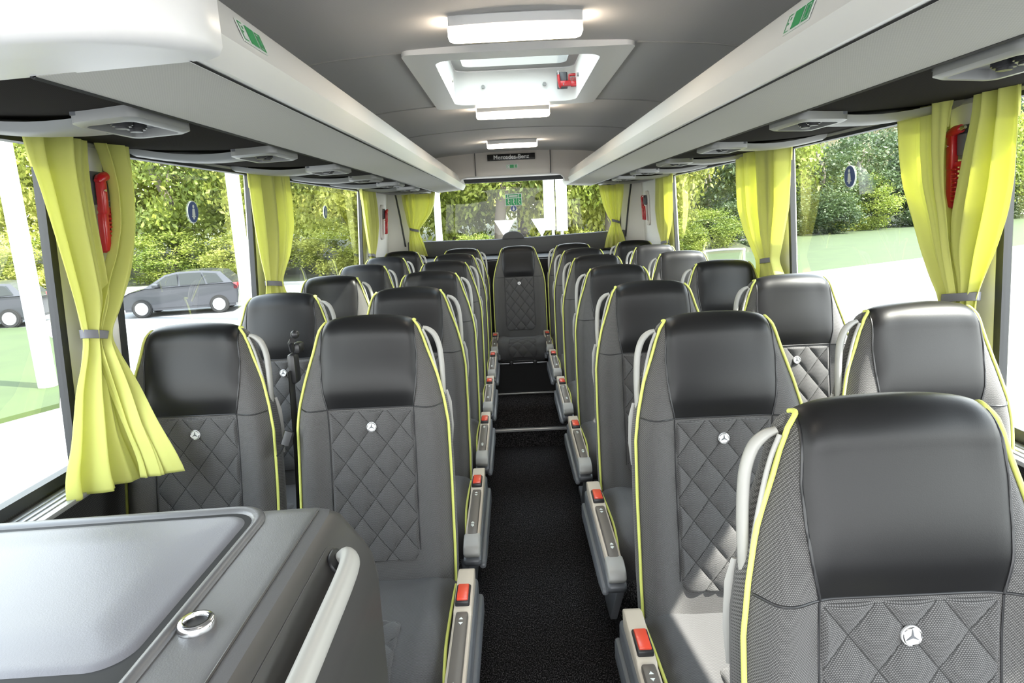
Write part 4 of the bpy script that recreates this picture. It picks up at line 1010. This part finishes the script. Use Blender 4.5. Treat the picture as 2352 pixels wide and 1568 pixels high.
# cars
def make_car(loc, rz, label):
    o = empty('car', loc, label, 'car', 'dark cars on the left road', rz=rz)
    # front towards -x
    low = [(-1.86, .30), (-1.90, .50), (-1.82, .72), (-1.55, .86), (-1.05, .97), (1.70, 1.02), (1.86, .90), (1.88, .60), (1.82, .32)]
    mb = MB()
    P = []
    for k, (yy, ins) in enumerate(((-.80, .06), (-.84, .0), (-.70, -.02), (0, -.04), (.70, -.02), (.84, .0), (.80, .06))):
        P.append([(x * (1 - ins * .25), yy, z - (ins * .4 if z > .6 else 0)) for x, z in low])
    V = mb.grid(P); mb.bm.faces.new(V[0]); mb.bm.faces.new(V[-1]); mb.box((-1.75, -.78, .22), (1.75, .78, .4))
    cab_ = [(-1.12, .95), (-.42, 1.38), (-.05, 1.46), (.75, 1.47), (1.35, 1.40), (1.72, 1.02)]
    P = [[(x, yy * (.86 if z > 1.3 else 1.), z) for x, z in cab_] for yy in (-.78, -.4, 0, .4, .78)]
    V = mb.grid(P); mb.bm.faces.new(V[0]); mb.bm.faces.new(V[-1])
    mb.build('body', M['carpaint'], o, angle=40)
    for s in (-1, 1):
        mb = MB()
        for q in ([(-.85, 1.02), (-.36, 1.34), (-.02, 1.40), (-.02, 1.02)], [(.05, 1.02), (.05, 1.41), (.72, 1.41), (.85, 1.02)], [(.92, 1.03), (.80, 1.40), (1.22, 1.35), (1.42, 1.06)]):
            mb.prism(q, 1, s * .68 if s > 0 else -.80, s * .80 if s > 0 else -.68)
        mb.build('side_window', M['carglass'], o, smooth=False)
    for x in (-1.22, 1.22):
        for s in (-1, 1):
            mb = MB(); mb.cyl((0, 0, 0), .31, .2, axis=1, n=28, bev=.03); w = mb.build('wheel', M['tyre'], o, loc=(x, s * .76, .31))
            mb = MB(); mb.cyl((0, s * .04, 0), .215, .14, axis=1, n=24, bev=.01)
            mb.build('hub', M['hub'], w)
    mb = MB(); mb.box((1.72, -.80, .78), (1.87, -.55, 1.0), bev=.02); mb.box((1.72, .55, .78), (1.87, .80, 1.0), bev=.02); mb.build('tail_lamp', M['red'], o)
    mb = MB(); mb.box((-1.86, -.78, .62), (-1.60, -.50, .78), bev=.03); mb.box((-1.86, .5, .62), (-1.60, .78, .78), bev=.03); mb.build('head_lamp', M['hub'], o)
    mb = MB(); mb.box((-.78, -.98, 1.0), (-.58, -.78, 1.12), bev=.03); mb.box((-.78, .78, 1.0), (-.58, .98, 1.12), bev=.03); mb.build('wing_mirror', M['carpaint'], o)
make_car((-11.45, 22.6, GZ), .20, 'dark grey hatchback on the road beyond the front left windows')
make_car((-17.6, 21.2, GZ), .20, 'dark car partly cut off at the left edge of the view')
# lamp posts and signs
def post(name, x, y, r, h, label, cat, mat='pole', group=None, r2=None):
    mb = MB(); mb.cyl((0, 0, h / 2), r, h, n=18, r2=r2 or r); o = mb.build(name, M[mat], None, loc=(x, y, GZ)); return tag(o, label, cat, group)
post('lamp_post', -8.9, 11.9, .16, 8, 'thick pale post standing on the kerb outside the front left window', 'post')
post('lamp_post', -8.35, 20.2, .20, 8, 'pale post behind the dark hatchback, beside the second left curtain', 'post')
post('marker_post', -2.75, 25, .13, 4.2, 'pale post outside the left part of the rear window', 'post')
def tri_sign(x, y, z, label):
    o = empty('road_sign', (x, y, GZ), label, 'road sign', 'triangular road signs behind the rear window')
    mb = MB(); mb.cyl((0, .04, (z - GZ) / 2 + .2), .06, z - GZ + .4, n=14); mb.build('pole', M['pole'], o)
    mb = MB(); mb.prism([(-.47, z - GZ + .4), (.47, z - GZ + .4), (0, z - GZ - .42)], 1, -.02, .015, bev=.006); mb.build('plate', M['signwhite'], o)
tri_sign(-.28, 30, .78, 'white back of a triangular sign seen left of centre through the rear window')
tri_sign(1.40, 30, .78, 'white back of a triangular sign beside the tall sign board')
o = empty('sign_board', (1.82, 26, GZ), 'tall pale double sign board seen through the right of the rear window', 'road sign')
mb = MB(); mb.box((-.50, -.03, 2.15), (-.06, .0, 4.4), bev=.01); mb.build('panel', M['signwhite'], o)
mb = MB(); mb.box((-.02, -.05, 2.1), (.42, -.02, 4.4), bev=.01); mb.build('panel', M['signwhite'], o)
mb = MB(); mb.cyl((-.15, .06, 2.2), .06, 4.4, n=14); mb.cyl((.2, .06, 2.2), .06, 4.4, n=14); mb.build('pole', M['pole'], o)
# bicycle rail on the right
o = empty('guard_rail', (8.2, 25.2, GZ), 'pale tubular guard rail on the edge of the lawn, right side', 'guard rail', rz=.25)
mb = MB(); mb.tube(catmull([(-.85, 0, 0), (-.85, 0, .95), (-.72, 0, 1.10), (.72, 0, 1.10), (.85, 0, .95), (.85, 0, 0)], 5), .045, 10); mb.tube([(-.85, 0, .62), (.85, 0, .62)], .035, 10); mb.build('tube_frame', M['pole'], o)

# ================================================================== LIGHT, WORLD, CAMERA
w = bpy.data.worlds.new('sky'); scene.world = w; w.use_nodes = True; nt = w.node_tree; bg = nt.nodes['Background']
tc = N(nt, 'ShaderNodeTexCoord'); sp = N(nt, 'ShaderNodeSeparateXYZ'); nt.links.new(tc.outputs['Generated'], sp.inputs[0])
rp = N(nt, 'ShaderNodeValToRGB'); rp.color_ramp.elements[0].position = .0; rp.color_ramp.elements[1].position = .8
rp.color_ramp.elements[0].color = (1, 1, .97, 1); rp.color_ramp.elements[1].color = (.72, .85, 1, 1)
nt.links.new(sp.outputs['Z'], rp.inputs[0]); nt.links.new(rp.outputs[0], bg.inputs['Color']); bg.inputs['Strength'].default_value = 3.0
sun = bpy.data.lights.new('sun', 'SUN'); sun.energy = 9.; sun.angle = math.radians(.8); sun.color = (1, .95, .86)
so = bpy.data.objects.new('sun', sun); COL.objects.link(so)
d = Vector((1., -.36, 1.32)).normalized(); so.rotation_euler = d.to_track_quat('Z', 'Y').to_euler(); so.location = d * 30

cam = bpy.data.cameras.new('camera'); co = bpy.data.objects.new('camera', cam); COL.objects.link(co); scene.camera = co
f_, pitch, yaw, roll = 1488.2066, .1952, -.0067, -.0477
cam.sensor_width = 36; cam.sensor_fit = 'HORIZONTAL'; cam.lens = f_ / 2352 * 36; cam.clip_start = .05; cam.clip_end = 500
cy, sy, cp, spp = math.cos(yaw), math.sin(yaw), math.cos(pitch), math.sin(pitch)
Fw = Vector((sy * cp, cy * cp, -spp)); Rt = Vector((cy, -sy, 0)); Up = Rt.cross(Fw)
R2 = math.cos(roll) * Rt + math.sin(roll) * Up; U2 = -math.sin(roll) * Rt + math.cos(roll) * Up
co.matrix_world = Matrix.Translation((0, 0, CAMZ)) @ Matrix((R2, U2, -Fw)).transposed().to_4x4()
vs = scene.view_settings; vs.view_transform = 'Standard'; vs.look = 'None'; vs.exposure = 1.6; vs.gamma = 1; vs.use_curve_mapping = False
scene.cycles.max_bounces = 8; scene.cycles.diffuse_bounces = 4; scene.cycles.transparent_max_bounces = 16; scene.cycles.sample_clamp_indirect = 6.
scene.cycles.caustics_reflective = False
